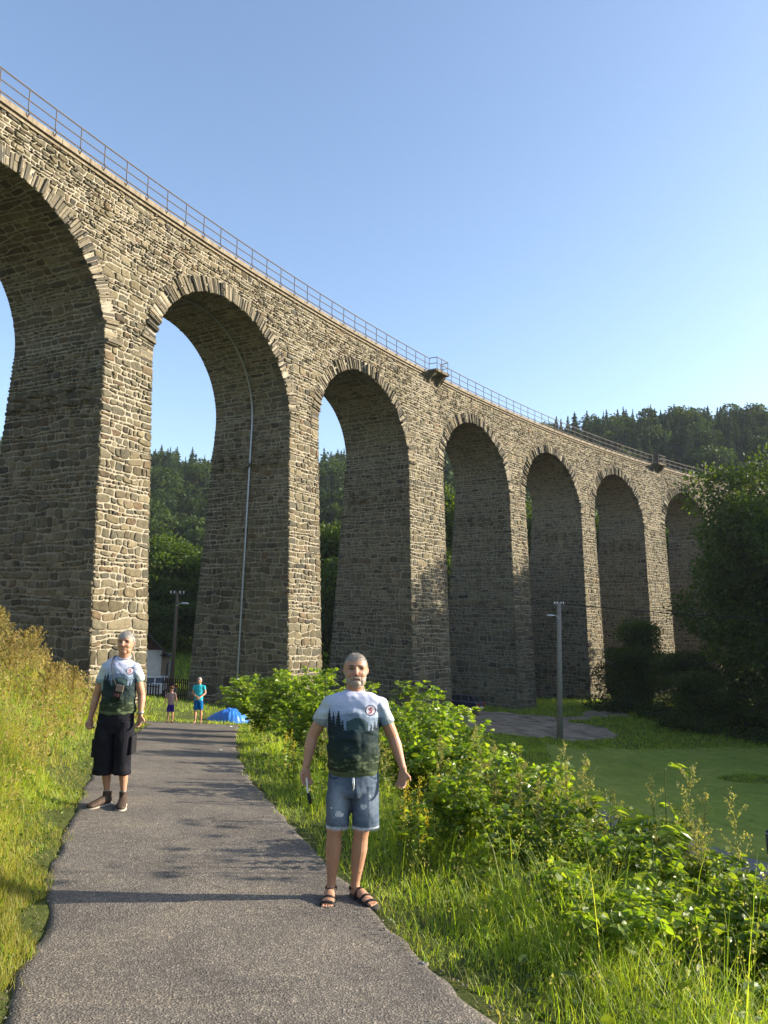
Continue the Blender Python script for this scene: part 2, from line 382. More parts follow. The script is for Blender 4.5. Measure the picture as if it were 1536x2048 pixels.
c = mixc(n, .7, c, ramp(n, f4, [(.30, (.50, .50, .47)), (.47, (1, 1, 1)), (.62, (1, 1, 1)), (.74, (1.3, 1.27, 1.2))]), 'MULTIPLY')
hb = N(n, 'ShaderNodeMath', operation='ADD'); n.links.new(f1, hb.inputs[0]); n.links.new(f2, hb.inputs[1])
bsdf(n, o, c, .9, hb.outputs[0], .9, .06, .15); M_stone = m
m, n, o = newmat('dark_slate_voussoir'); co = objcoord(n); g = N(n, 'ShaderNodeNewGeometry')
f1 = noise(n, 7, 6, .7, co, .4)
c = ramp(n, g.outputs['Random Per Island'], [(0, (.055, .052, .045)), (.3, (.10, .088, .065)), (.5, (.19, .16, .11)), (.75, (.13, .115, .085)), (1, (.25, .21, .14))])
c = mixc(n, .8, c, ramp(n, f1, [(.28, (.5, .48, .45)), (.5, (1, 1, 1)), (.75, (1.3, 1.25, 1.15))]), 'MULTIPLY')
bsdf(n, o, c, .9, f1, .9, .05, .15); M_vous = m
m, n, o = newmat('lime_mortar'); co = objcoord(n); f1 = noise(n, 3, 6, .7, co); f2 = noise(n, 30, 4, .7, co)
c = ramp(n, f1, [(.3, (.19, .168, .125)), (.7, (.36, .32, .245))]); bsdf(n, o, c, .95, f2, .6, .02, .1); M_mortar = m
m, n, o = newmat('back_masonry'); co = objcoord(n); vo = N(n, 'ShaderNodeTexVoronoi', feature='DISTANCE_TO_EDGE'); vo.inputs['Scale'].default_value = 2.2; n.links.new(co, vo.inputs['Vector'])  # Voronoi stones with paler joints for the back faces
c = ramp(n, vo.outputs[0], [(.03, (.38, .34, .27)), (.08, (.2, .17, .12))]); bsdf(n, o, c, .95, vo.outputs[0], .5, .1, .1); M_backwall = m
m, n, o = newmat('cornice_concrete'); co = objcoord(n); f1 = noise(n, 2, 5, .65, co); mp = N(n, 'ShaderNodeMapping'); n.links.new(co, mp.inputs[0]); mp.inputs['Scale'].default_value = (3, 3, .4); f2 = noise(n, 2, 5, .7, mp.outputs[0])
c = mixc(n, .6, ramp(n, f1, [(.3, (.16, .135, .10)), (.7, (.27, .235, .175))]), ramp(n, f2, [(.35, (.55, .45, .36)), (.6, (1.1, 1.05, 1))]), 'MULTIPLY')
bsdf(n, o, c, .85, f1, .4, .02, .2); M_corn = m
M_rust = simple('rusty_brown_steel', (.12, .095, .08), .6, .4, .1, .3, 20)
M_zinc = simple('zinc_pipe', (.33, .33, .33), .4, .5, .75, .12, 8, .05)
M_dark = simple('dark_paint_metal', (.03, .03, .032), .5, .5, .3, .2, 10)

STONE_T = np.linspace(0, 2 * math.pi, 10, endpoint=False)
def stones(mb, rows, xr, to3, relief=(.035, .10), lenf=(1.2, 2.3), gap=.019, jit=.36, mi=0, clampf=None, seedk=0, edgeout=.02, big=.0):
    """irregular coursed rubble. rows: sorted row boundary heights; xr(v)->list of (x0,x1); to3(x, v, h)->xyz"""
    rg = np.random.default_rng(1000 + seedk)
    nr = len(rows) - 1
    ph = rg.random((nr + 1, 3)) * 50
    def bnd(r, x, amp):
        return rows[r] + amp * ((vn(x * .55 + ph[r, 0], x * 0 + ph[r, 1]) - .5) * 1.1 + (vn(x * 1.7 + ph[r, 2], x * 0 + r) - .5) * .7)
    Vx, Vv, Vh, Cx, Cv = [], [], [], [], []
    C = []
    for r in range(nr):
        hgt = rows[r + 1] - rows[r]; vm = (rows[r] + rows[r + 1]) / 2
        for (a, b) in xr(vm):
            if b - a < .12: continue
            ls = []; tot = 0
            while tot < b - a: 
                l = max(hgt, .08) * rg.uniform(*lenf) * (1.5 if rg.random() < .12 else 1) * (.55 if rg.random() < .18 else 1); ls.append(l); tot += l
            if len(ls) > 1 and tot - (b - a) > ls[-1] * .6: ls.pop(); tot = sum(ls)
            xs = a + np.concatenate([[0], np.cumsum(ls)]) * (b - a) / tot
            js = rg.uniform(-1, 1, (len(xs), 2)) * hgt * jit * .6; js[0] = 0; js[-1] = 0
            for i in range(len(xs) - 1):
                amp0 = 0 if r == 0 else min(hgt, rows[r] - rows[r - 1]); amp1 = 0 if r == nr - 1 else min(hgt, rows[r + 2] - rows[r + 1])
                x0b, x0t, x1b, x1t = xs[i] + js[i, 0], xs[i] + js[i, 1], xs[i + 1] + js[i + 1, 0], xs[i + 1] + js[i + 1, 1]
                if i == 0: x0b -= edgeout; x0t -= edgeout
                if i == len(xs) - 2: x1b += edgeout; x1t += edgeout
                C.append((x0b, x0t, x1b, x1t, r, amp0, amp1))
    if not C: return
    C = np.array(C); ns = len(C); r_ = C[:, 4].astype(int)
    x0b, x0t, x1b, x1t = C[:, 0], C[:, 1], C[:, 2], C[:, 3]
    def B(off, x, amp):
        rr = r_ + off
        return rows[rr] + amp * ((vn(x * .55 + ph[rr, 0], x * 0 + ph[rr, 1]) - .5) * .9 + (vn(x * 1.7 + ph[rr, 2], x * 0 + rr) - .5) * .6)
    rows = np.asarray(rows, float)
    # polygon of 8: corners cut
    pts = []
    for (fx, fv) in ((.12, 0), (.5, 0), (.88, 0), (1, .14), (1, .55), (1, .88), (.86, 1), (.5, 1), (.14, 1), (0, .86), (0, .45), (0, .12)):
        xb = x0b + (x1b - x0b) * fx; xt = x0t + (x1t - x0t) * fx
        vb = B(0, xb, C[:, 5]); vt = B(1, xt, C[:, 6])
        x = xb * (1 - fv) + xt * fv; v = vb * (1 - fv) + vt * fv
        pts.append((x, v))
    Px = np.stack([p[0] for p in pts], 1); Pv = np.stack([p[1] for p in pts], 1)
    cx = Px.mean(1, keepdims=True); cv = Pv.mean(1, keepdims=True)
    wd = np.abs(Px - cx).max(1, keepdims=True); hd = np.abs(Pv - cv).max(1, keepdims=True)
    jx = rg.uniform(-1, 1, Px.shape) * .024; jv = rg.uniform(-1, 1, Px.shape) * .022
    g = gap * rg.uniform(.6, 1.5, (ns, 1))
    def ring(f):
        qx = cx + (Px - cx) * np.maximum(.3, 1 - (g + f) / wd) + jx; qv = cv + (Pv - cv) * np.maximum(.3, 1 - (g + f) / hd) + jv
        return qx, qv
    rel = rg.uniform(relief[0], relief[1], (ns, 1)); 
    tilt = rg.uniform(-1, 1, (ns, 2)) * .45
    r0 = ring(0); r1 = ring(.035); r2 = ring(np.minimum(wd, hd) * .42)
    if clampf is not None:
        r0 = clampf(*r0); r1 = clampf(*r1); r2 = clampf(*r2)
    hh = lambda q, k: rel * k * (1 + tilt[:, :1] * (q[0] - cx) / wd + tilt[:, 1:] * (q[1] - cv) / hd) + rg.uniform(-.008, .008, Px.shape)
    h0 = np.full(Px.shape, -.03); h1 = hh(r1, .72); h2 = hh(r2, 1.0)
    A = [to3(q[0], q[1], h) for q, h in ((r0, h0), (r1, h1), (r2, h2))]
    cc = to3(cx + jx[:, :1], cv, rel * rg.uniform(.8, 1.15, (ns, 1)))
    V = np.concatenate(A + [cc], 1)          # ns, 37, 3
    m_ = 12; F = []
    for j in range(m_):
        k = (j + 1) % m_
        F += [(j, k, m_ + k, m_ + j), (m_ + j, m_ + k, 2 * m_ + k, 2 * m_ + j), (2 * m_ + j, 2 * m_ + k, 3 * m_, 3 * m_)]
    F = np.array(F)[None] + (np.arange(ns) * 37)[:, None, None]
    mb.add(V.reshape(-1, 3), F.reshape(-1, 4), mi)

def mkrows(a, b, lo, hi, rg):
    r = [a]
    while r[-1] < b - hi * 1.3: r.append(r[-1] + rg.uniform(lo, hi))
    r.append(b); return np.array(r)
rg0 = np.random.default_rng(5)
BASEZ = -10.5
def rowsz(a, b, rg):
    r = [a]
    while r[-1] < b - .3:
        z = r[-1]; s = np.interp(z, [-8, 2, 12, 21], [.39, .33, .265, .235]); r.append(z + s * rg.uniform(.55, 1.4))
    r[-1] = b if b - r[-1] < .18 else r[-1]
    if r[-1] < b: r.append(b)
    return np.array(r)

via = empty('railway_viaduct', (float(plan(0, 0)[0]), float(plan(0, 0)[1]), -6), 0, 'tall curved stone railway viaduct on tapering piers with round arches and thin railing', 'viaduct')
bpy.context.view_layer.update()
VIN = -Vector(via.location)
def vbuild(mb, name, mats, smooth=False, parent=None):
    me = mb.mesh(name, smooth); o = link(name, me, parent or via, mats)
    if parent is None: o.location = VIN
    return o
quadgrid = lambda ni, nj, b=0: (np.arange(ni * nj).reshape(ni, nj) + b)
def gridF(ni, nj):
    i = np.arange(ni * nj).reshape(ni, nj); return np.stack([i[:-1, :-1], i[:-1, 1:], i[1:, 1:], i[1:, :-1]], -1).reshape(-1, 4)
GND = {-1: -2.5, 0: -6, 1: -8, 2: -9.5, 3: -10, 4: -10, 5: -10, 6: -10, 7: -10, 8: -10}
for k in range(K0 - 1, K1 + 1):
    mb = MB(); zb = GND.get(k, -6)
    zz = np.linspace(zb, VS, 24)
    a, b = pier_rng(k, zz)
    # core: front, back, two sides
    t = np.linspace(0, 1, 5)[None, :]
    S = a[:, None] * (1 - t) + b[:, None] * t; ZZ = np.repeat(zz[:, None], 5, 1)
    mb.add(front(S, ZZ).reshape(-1, 3), gridF(24, 5), 1); mb.add(back(S, ZZ).reshape(-1, 3), gridF(24, 5)[:, ::-1], 2)
    for e, fl in ((a, True), (b, False)):
        D = foff(zz)[:, None] * (1 - t) + (-VW - foff(zz))[:, None] * t
        Fq = gridF(24, 5); mb.add(P3(np.repeat(e[:, None], 5, 1), D, ZZ).reshape(-1, 3), Fq if not fl else Fq[:, ::-1], 1)
    # top cap and stones
    rg = np.random.default_rng(50 + k)
    if k >= -1:
        stones(mb, rowsz(zb, VS, rg), lambda z: [tuple(float(q) for q in pier_rng(k, z))], lambda x, v, h: front(x, v, h), seedk=k * 7 + 1, lenf=(1.0, 2.2), relief=(.025, .09), edgeout=.05)
        # left hand side of pier (faces arch k), runs across the depth
        for side in (0, 1):
            if side == 1 and k > 5: continue
            def to3(x, v, h, side=side):
                e = pier_rng(k, v)[side] + (-h if side == 0 else h)
                return P3(e, foff(v) - x, v)
            stones(mb, rowsz(zb, VS, rg), lambda z: [(0.0, float(VW + 2 * foff(z)))], to3, seedk=k * 7 + 2 + side * 3, lenf=(1.0, 2.2) if side == 0 else (2, 3.5), relief=(.025, .09), edgeout=.05)
    o = vbuild(mb, 'pier', [M_stone, M_mortar, M_backwall])
    # putlog corbels: two rows of short blocks on the side of the pier
    if 0 <= k <= 5:
        for side in (0,):
            for rrow, zc in enumerate((10.35, 9.75)):
                for i in range(5):
                    if rg.random() < .12: continue
                    x = .9 + i * (VW + 2 * float(foff(10)) - 1.8) / 4 + rg.uniform(-.12, .12); e = pier_rng(k, zc)[0]
                    p = P3(e - .16, float(foff(zc)) - x, zc + rg.uniform(-.08, .08)); 
                    M = Matrix.Rotation(VH - VK * e + rg.uniform(-.1, .1), 3, 'Z')
                    cb = MB(); cb.box(p, (.42, .34, .26 + rg.uniform(-.04, .04)), 0, M); cb.build('corbel', M_stone, o)
# spandrels
def opening(z, pad=0.0):
    out = []
    for k in range(K0, K1 + 1):
        c = cen(k)
        if z <= VS: h = VR
        else:
            q = (VR + pad) ** 2 - (z - VS) ** 2
            if q <= 0: continue
            h = math.sqrt(q)
        out.append((c - h, c + h))
    return out
S_END0, S_END1 = cen(K0) - VR - 8, cen(K1) + VR + 3
mb = MB()
for k in range(K0, K1 + 1):
    c = cen(k); left = (cen(k - 1) + VR) if k > K0 else S_END0; right = cen(k + 1) - VR if k < K1 else S_END1
    th = np.linspace(math.pi, 0, 41); sx = c + VR * np.cos(th); sz = VS + VR * np.sin(th)
    cols = [(left, VS)] + list(zip(sx, sz)) + ([(right, VS)] if k == K1 else [])
    S = np.array([q[0] for q in cols]); Z0 = np.array([q[1] for q in cols]); t = np.linspace(0, 1, 8)[None, :]
    ZZ = Z0[:, None] * (1 - t) + HC * t; SS = np.repeat(S[:, None], 8, 1)
    mb.add(front(SS, ZZ).reshape(-1, 3), gridF(len(S), 8)[:, ::-1], 1)
    mb.add(back(SS, ZZ).reshape(-1, 3), gridF(len(S), 8), 2)
ss = np.linspace(S_END0, S_END1, 160)
S = np.repeat(ss[:, None], 2, 1); D = np.array([[0, -VW]]) + 0 * S
mb.add(P3(S, D, HC - .01).reshape(-1, 3), gridF(160, 2), 1)
rg = np.random.default_rng(77)
def xr_sp(z):
    iv = opening(z, RING * .9); out = []; cur = S_END0
    for a, b in iv: out.append((cur, a)); cur = b
    out.append((cur, S_END1)); return out
def clamp_ring(x, v):
    x = x.copy(); v = v.copy()
    for k in range(K0, K1 + 1):
        dx = x - cen(k); dz = v - VS; d = np.sqrt(dx * dx + dz * dz); m_ = (d < VR + RING * .85) & (dz > 0)
        f = np.where(m_, (VR + RING * .85) / np.maximum(d, .01), 1); x = cen(k) + dx * f if False else x + dx * (f - 1); v = v + dz * (f - 1)
    return x, v
stones(mb, rowsz(VS, HC, rg) * 1.0, xr_sp, lambda x, v, h: front(x, v, h), seedk=300, lenf=(1.1, 2.4), relief=(.02, .10), clampf=clamp_ring, gap=.016, jit=.6)
vbuild(mb, 'spandrel_wall', [M_stone, M_mortar, M_backwall])
# vaults and voussoir rings
for k in range(K0, K1 + 1):
    c = cen(k); mb = MB(); th = np.linspace(0, math.pi, 37); t = np.linspace(0, 1, 7)[None, :]
    sx = (c + VR * np.cos(th))[:, None] + 0 * t; sz = (VS + VR * np.sin(th))[:, None] + 0 * t
    D = foff(sz) * (1 - t) + (-VW - foff(sz)) * t
    mb.add(P3(sx, D, sz).reshape(-1, 3), gridF(37, 7), 1)
    rg = np.random.default_rng(400 + k); L = math.pi * VR
    def to3(x, v, h):
        a = v / VR; rr = VR - h; z = VS + rr * np.sin(a); return P3(c + rr * np.cos(a), foff(z) - x, z)
    stones(mb, mkrows(0, L, .13, .30, rg), lambda v: [(0.0, float(VW + 2 * foff(VS + VR * math.sin(v / VR))))], to3, seedk=500 + k, lenf=(1.8, 4.0), relief=(.015, .055), gap=.018)
    vbuild(mb, 'arch_vault', [M_stone, M_mortar])
    mb = MB(); a = 0.0; rg = np.random.default_rng(600 + k)
    L0 = .0
    while a < math.pi:
        wdt = rg.uniform(.09, .21) / VR; wdt = min(wdt, math.pi - a + .001)
        if math.pi - a - wdt < .015: wdt = math.pi - a
        g_ = .016 / VR; r1 = VR + RING + rg.uniform(-.14, .10); h = rg.choice([.0, .04, .07, .11, .17]) ; r0 = VR - rg.uniform(-.01, .05)
        split = rg.random() < .25
        segs = [(r0, r1)] if not split else [(r0, VR + RING * rg.uniform(.4, .6) - .02), (VR + RING * .55, r1)]
        for (ra, rb) in segs:
            A = np.array([a + g_, a + wdt - g_]) + rg.uniform(-.003, .003, 2)
            aa = np.array([A[0], A[1], A[1], A[0]]) ; rr = np.array([ra, ra, rb, rb]) 
            hv = h + rg.uniform(-.02, .02, 4)
            s_ = c + rr * np.cos(aa); z_ = VS + rr * np.sin(aa)
            ia = np.array([A[0] + .02 / VR, A[1] - .02 / VR, A[1] - .02 / VR, A[0] + .02 / VR]); ir = np.array([ra + .03, ra + .03, rb - .03, rb - .03])
            Vb = P3(s_, foff(z_) - .5, z_); Vm = P3(s_, foff(z_) + hv * .75, z_); s2 = c + ir * np.cos(ia); z2 = VS + ir * np.sin(ia); Vt = P3(s2, foff(z2) + hv, z2)
            F = []
            for j in range(4):
                q = (j + 1) % 4; F += [(j, q, 4 + q, 4 + j), (4 + j, 4 + q, 8 + q, 8 + j)]
            F.append((8, 9, 10, 11)); mb.add(np.vstack([Vb, Vm, Vt]), F)
        a += wdt
    vbuild(mb, 'arch_ring', [M_vous])
# cornice: band of slabs
mb = MB(); s = S_END0; rg = np.random.default_rng(9)
while s < S_END1:
    e = min(s + 1.6, S_END1); ss = np.array([s + .01, e - .01]); j = rg.uniform(-.008, .008)
    for (o0, o1, z0, z1) in ((.26, -.6, HC + .04, HC + .30), (.14, -.5, HC - .12, HC + .05)):
        V = np.vstack([P3(ss, o0 + j, z0), P3(ss, o0 + j, z1), P3(ss, o1, z1), P3(ss, o1, z0)])
        mb.add(V, [(0, 1, 3, 2), (2, 3, 5, 4), (4, 5, 7, 6), (6, 7, 1, 0), (0, 2, 4, 6), (1, 7, 5, 3)])
    s = e
S = np.linspace(S_END0, S_END1, 120)[:, None] + np.zeros((1, 2)); 
mb.add(P3(S, np.array([[-.55, -VW + .3]]) + 0 * S, HC + .22).reshape(-1, 3), gridF(120, 2))
mb.add(P3(S, np.array([[-VW - .3, -VW - .3]]) + 0 * S, HC + np.array([[-.1, .44]]) + 0 * S).reshape(-1, 3), gridF(120, 2))
vbuild(mb, 'cornice', [M_corn])
# railing with cranked posts, refuge bays at the two thick piers
REF = [(cen(3) - VR - 1.9, cen(3) - VR - .1), (cen(6) - VR - 2.0, cen(6) - VR - .2)]
def roff(s):
    return .28 + (0.75 if any(a < s < b for a, b in REF) else 0)
mb = MB(); ps = S_END0 + .5; posts = []
while ps < S_END1: posts.append(ps); ps += 1.42
for a, b in REF: posts += [a - .03, a + .03, b - .03, b + .03]
posts.sort()
ZR0 = HC + .30
for s in posts:
    ro = roff(s)
    P = [P3(s, ro - .30, ZR0 + .02), P3(s, ro - .02, ZR0 + .06), P3(s, ro, ZR0 + .30)]
    mb.tube([P3(s, ro - .02, ZR0 - .16), P3(s, ro + .10, ZR0 - .02), P3(s, ro, ZR0 + .22), P3(s, ro, ZR0 + 1.12)], .028, 5)
for hz, rr in ((.12, .036), (.62, .030), (1.12, .038)):
    P = []; 
    for s0, s1 in zip(posts[:-1], posts[1:]): P.append(P3(s0, roff(s0), ZR0 + hz))
    P.append(P3(posts[-1], roff(posts[-1]), ZR0 + hz)); mb.tube(np.array(P), rr, 5, b0=(0, 0, 1))
vbuild(mb, 'railing', [M_rust])
for a, b in REF:
    mb = MB(); ss = np.array([a - .15, b + .15])
    V = np.vstack([P3(ss, 1.08, HC + .22), P3(ss, 1.08, HC + .38), P3(ss, .1, HC + .38), P3(ss, .1, HC + .22)])
    mb.add(V, [(0, 1, 3, 2), (2, 3, 5, 4), (4, 5, 7, 6), (6, 7, 1, 0), (0, 2, 4, 6), (1, 7, 5, 3)])
    for s in (a + .15, b - .15):
        prof = [(.05, HC - .7), (.25, HC - .55), (.40, HC - .25), (.8, HC + .05), (.85, HC + .2), (.05, HC + .2)]
        Va = np.array([P3(s - .17, q, z) for q, z in prof] + [P3(s + .17, q, z) for q, z in prof]); n6 = 6
        F4 = [(i, (i + 1) % n6, n6 + (i + 1) % n6, n6 + i) for i in range(n6)] + [(0, 5, 4, 3), (0, 3, 2, 1), (6, 9, 10, 11), (6, 7, 8, 9)]
        mb.add(Va, F4)
    vbuild(mb, 'refuge_platform', [M_stone])
# drain pipe down pier 1 and along the vault of arch 1
P = []; c = cen(1); dep = VW / 2 - .2
for a in np.linspace(math.pi * .60, 0, 20): P.append(P3(c + (VR - .16) * math.cos(a), -dep + .78 * (a / 1.9) ** 1.5, VS + (VR - .16) * math.sin(a)))
for z in np.linspace(VS - .9, -5.4, 16): P.append(P3(c + float(hw_(z)) - .16, -dep, z))
mb = MB(); mb.tube(P, .066, 8)
for i in range(4, len(P), 2): d = P[i] - P[i - 1]; d = d / np.linalg.norm(d); mb.tube([P[i] - d * .05, P[i] + d * .05], .09, 8)
vbuild(mb, 'drainpipe', [M_zinc])

# ------------------------------------------------------------------ vegetation tools
def unit(v): return v / (np.linalg.norm(v, axis=-1, keepdims=True) + 1e-9)
def blades(mb, P, hgt, wid, lean, rg, az=None, mi=0):
    """P (n,3) roots; curved tapering blades"""
    n_ = len(P); az = rg.uniform(0, 2 * math.pi, n_) if az is None else az
    D = np.stack([np.cos(az), np.sin(az), 0 * az], 1); Wd = np.stack([-np.sin(az + rg.uniform(-.9, .9, n_)), np.cos(az), 0 * az], 1); Wd = unit(Wd)
    V = []
    for t, wf in ((0, 1), (.33, .9), (.68, .62), (1, 0)):
        c = P + D * (lean * t ** 1.9 * hgt)[:, None] + np.array([0, 0, 1.0]) * (hgt * (t - .35 * np.minimum(lean, 1.2) * t ** 3))[:, None]
        if wf > 0: V += [c - Wd * (wid * wf / 2)[:, None], c + Wd * (wid * wf / 2)[:, None]]
        else: V.append(c)
    V = np.stack(V, 1); F = np.array([(0, 1, 3, 2), (2, 3, 5, 4), (4, 5, 6, 6)])[None] + (np.arange(n_) * 7)[:, None, None]
    mb.add(V.reshape(-1, 3), F.reshape(-1, 4), mi)
LEAF = np.array([(0, 0, 0), (.30, .5, .10), (.62, .42, .06), (.85, .18, .0), (1, 0, -.06), (.85, -.18, 0), (.62, -.42, .06), (.30, -.5, .10), (.30, 0, 0), (.66, 0, -.01)])
LEAFF = [(0, 8, 1, 1), (8, 9, 2, 1), (9, 4, 3, 2), (0, 7, 8, 8), (7, 6, 9, 8), (6, 5, 4, 9)]
LOBED = np.array([(0, 0, 0), (.02, .38, .03), (.28, .30, .05), (.34, .62, .0), (.55, .30, .04), (.80, .34, -.02), (1, 0, -.08), (.80, -.34, -.02), (.55, -.30, .04), (.34, -.62, 0), (.28, -.30, .05), (.02, -.38, .03), (.3, 0, 0), (.58, 0, 0)])
LOBEDF = [(0, 12, 2, 1), (12, 13, 4, 2), (2, 4, 3, 3), (13, 6, 5, 4), (0, 11, 10, 12), (12, 10, 8, 13), (10, 9, 8, 8), (13, 8, 7, 6)]
QL = np.array([(0, 0, 0), (.45, .5, .06), (1, 0, -.05), (.45, -.5, .06)]); QLF = [(0, 3, 2, 1)]
def leaves(mb, P, D, L, W, rg, roll=1.0, tmpl=(LEAF, LEAFF), mi=0, upb=.35):
    T, TF = tmpl; n_ = len(P); D = unit(D)
    U = unit(np.array([0, 0, 1.0]) * upb + rg.normal(0, roll * .5, (n_, 3))); S = unit(np.cross(U, D)); U = np.cross(D, S)
    L = np.broadcast_to(L, (n_,)); W = np.broadcast_to(W, (n_,))
    V = P[:, None] + D[:, None] * (T[:, 0] * L[:, None])[..., None] + S[:, None] * (T[:, 1] * W[:, None])[..., None] + U[:, None] * (T[:, 2] * L[:, None])[..., None]
    F = np.array(TF)[None] + (np.arange(n_) * len(T))[:, None, None]
    mb.add(V.reshape(-1, 3), F.reshape(-1, 4), mi)
def scatter(n_, x0, x1, y0, y1, keep, rg):
    x = rg.uniform(x0, x1, n_); y = rg.uniform(y0, y1, n_); k = keep(x, y); return x[k], y[k]
def pts(x, y, dz=0.0): return np.stack([x, y, H(x, y) + dz], 1)
def ql_(x, y): return np.interp(y, LY, LX) - x
def qr_(x, y): return x - np.interp(y, RY, RX)

GREEN = [(.045, .085, .012), (.075, .13, .016), (.11, .17, .025), (.15, .19, .035)]
M_grass = leafmat('grass_fresh', [(.14, .25, .025), (.22, .34, .035), (.30, .41, .05), (.38, .42, .10), (.18, .28, .03)], .55, .45, .4)
M_drygrass = leafmat('grass_drying', [(.22, .24, .05), (.33, .31, .08), (.42, .36, .13), (.17, .22, .04), (.40, .33, .15), (.27, .29, .06)], .5, .6, .2)
M_seed = leafmat('seed_heads', [(.28, .21, .09), (.36, .27, .13), (.25, .16, .08), (.33, .30, .13), (.22, .22, .06)], .4, .8, .1)
M_mug = leafmat('mugwort_pale', [(.22, .24, .09), (.30, .30, .14), (.36, .33, .18), (.18, .22, .07)], .4, .8, .1)
M_shrub = leafmat('shrub_leaf', [(.055, .12, .012), (.10, .18, .018), (.15, .22, .025), (.20, .26, .035), (.07, .14, .015)], .55, .35, .5, 2.0)
M_bright = leafmat('bright_leaf', [(.12, .21, .02), (.17, .26, .03), (.22, .28, .04), (.10, .18, .02)], .55, .4, .45)
M_cover = leafmat('ground_leaves', [(.06, .11, .015), (.10, .16, .022), (.15, .20, .035)], .35, .5, .35)
M_treeleaf = leafmat('tree_leaf', [(.03, .06, .010), (.045, .085, .012), (.065, .105, .015), (.085, .12, .022)], .4, .55, .25, .25)
M_hillleaf = leafmat('hillside_leaf', [(.02, .042, .011), (.034, .065, .014), (.055, .085, .018), (.04, .066, .015)], .3, .6, .2, .08)
M_needle = leafmat('spruce_needles', [(.020, .042, .015), (.03, .058, .020), (.043, .072, .024)], .2, .7, .15, .12)
M_bark = simple('bark', (.09, .075, .055), .95, .1, var=.4, scale=9, bstr=.6)
M_stem = simple('green_stem', (.12, .15, .04), .7, .2, var=.3, scale=20)
M_yellow = leafmat('yellow_petals', [(.55, .42, .03), (.62, .50, .06), (.42, .36, .05)], .35, .7, .1)
M_white = leafmat('white_petals', [(.5, .48, .40), (.6, .58, .5), (.45, .42, .33)], .3, .8, .1)

rg = np.random.default_rng(21)
# --- right verge grass: long arching blades, denser near the camera
def dens(x, y, near=5.0):
    d = np.hypot(x, y); return np.minimum(1, (near / np.maximum(d, 1)) ** 1.6)
mb = MB()
x, y = scatter(640000, -6.5, 7, 2.0, 33, lambda x, y: (qr_(x, y) > -.13 + .22 * vn(x * 2.1, y * 2.1)) & (qr_(x, y) < 3.6) & (rg.random(len(x)) < dens(x, y) * (1.0 - .82 * smooth(.8, 2.0, qr_(x, y)))) , rg)
d = np.hypot(x, y); q = qr_(x, y); n_ = len(x)
cl = vn(x * 1.3 + 4, y * 1.3); h = (.11 + .36 * smooth(.1, 1.1, q)) * rg.uniform(.5, 1.25, n_) * (.6 + .8 * cl)
blades(mb, pts(x, y, -.02), h, np.maximum(.0042, .00062 * d) * rg.uniform(.7, 1.4, n_), rg.uniform(.15, 1.1, n_), rg)
tag(mb.build('grass', M_grass), 'long bright green grass arching over the right verge of the path', 'grass', kind='stuff')
# dry fringe along the edges of the asphalt
mb = MB()
x, y = scatter(90000, -9, 4, 2.0, 31, lambda x, y: (np.minimum(np.abs(qr_(x, y) - .02), np.abs(ql_(x, y) - .02)) < .14 * vn(x * 3, y * 3) + .03) & (rg.random(len(x)) < dens(x, y)), rg)
n_ = len(x); blades(mb, pts(x, y, -.01), rg.uniform(.03, .13, n_), np.maximum(.004, .0006 * np.hypot(x, y)) * rg.uniform(.7, 1.3, n_), rg.uniform(.4, 1.4, n_), rg)
tag(mb.build('dry_grass', M_drygrass), 'short withered grass fringing both edges of the asphalt', 'grass', kind='stuff')
# pebbles and crumbs of asphalt along both edges
x, y = scatter(60000, -9, 4, 2.2, 30, lambda x, y: (np.minimum(np.abs(qr_(x, y)), np.abs(ql_(x, y))) < .26 * vn(x * 2, y * 2 + 5) ** 1.5 + .02) & (rg.random(len(x)) < dens(x, y, 4)), rg)
O_ = np.array([(1, 0, 0), (0, 1, 0), (-1, 0, 0), (0, -1, 0), (0, 0, .7), (0, 0, -.3)]); OF = np.array([(0, 1, 4, 4), (1, 2, 4, 4), (2, 3, 4, 4), (3, 0, 4, 4)])
n_ = len(x); sz = rg.uniform(.004, .012, (n_, 1, 1)) * rg.uniform(.7, 1.3, (n_, 6, 3)); P = pts(x, y, .018)[:, None] + O_[None] * sz
mb = MB(); mb.add(P.reshape(-1, 3), (OF[None] + (np.arange(n_) * 6)[:, None, None]).reshape(-1, 4)); tag(mb.build('loose_gravel', leafmat('pebbles', [(.10, .09, .08), (.16, .145, .12), (.24, .21, .17), (.13, .10, .07)], .0, .9, .2)), 'loose grit and crumbs along the edges of the asphalt', 'gravel', kind='stuff')
# --- low leafy ground cover on the right slope and verge
mb = MB()
x, y = scatter(150000, -7, 12, 2.2, 34, lambda x, y: (qr_(x, y) > .12) & (qr_(x, y) < 7.5) & (rg.random(len(x)) < dens(x, y, 5) * np.where(qr_(x, y) < 1.0, .45, 1) * .8), rg)
n_ = len(x); P = pts(x, y); P[:, 2] += rg.uniform(.0, .5, n_) * smooth(.1, 1.2, qr_(x, y)) * (.4 + .9 * vn(x * 1.1, y * 1.1))
az = rg.uniform(0, 6.28, n_); D = np.stack([np.cos(az), np.sin(az), rg.uniform(-.5, .5, n_)], 1); s_ = rg.uniform(.035, .085, n_) * np.maximum(1, np.hypot(x, y) / 9)
leaves(mb, P, D, s_, s_ * .62, rg, 1.0)
x, y = scatter(150000, -16, -1, 1.8, 30, lambda x, y: (ql_(x, y) > .02) & (ql_(x, y) < 7) & (rg.random(len(x)) < dens(x, y, 4)) & ~inroad(x, y), rg)
n_ = len(x); P = pts(x, y); P[:, 2] += rg.uniform(.0, .28, n_) * smooth(.0, .8, ql_(x, y)); az = rg.uniform(0, 6.28, n_); D = np.stack([np.cos(az), np.sin(az), rg.uniform(-.2, .9, n_)], 1); s_ = rg.uniform(.025, .055, n_) * np.maximum(1, np.hypot(x, y) / 9)
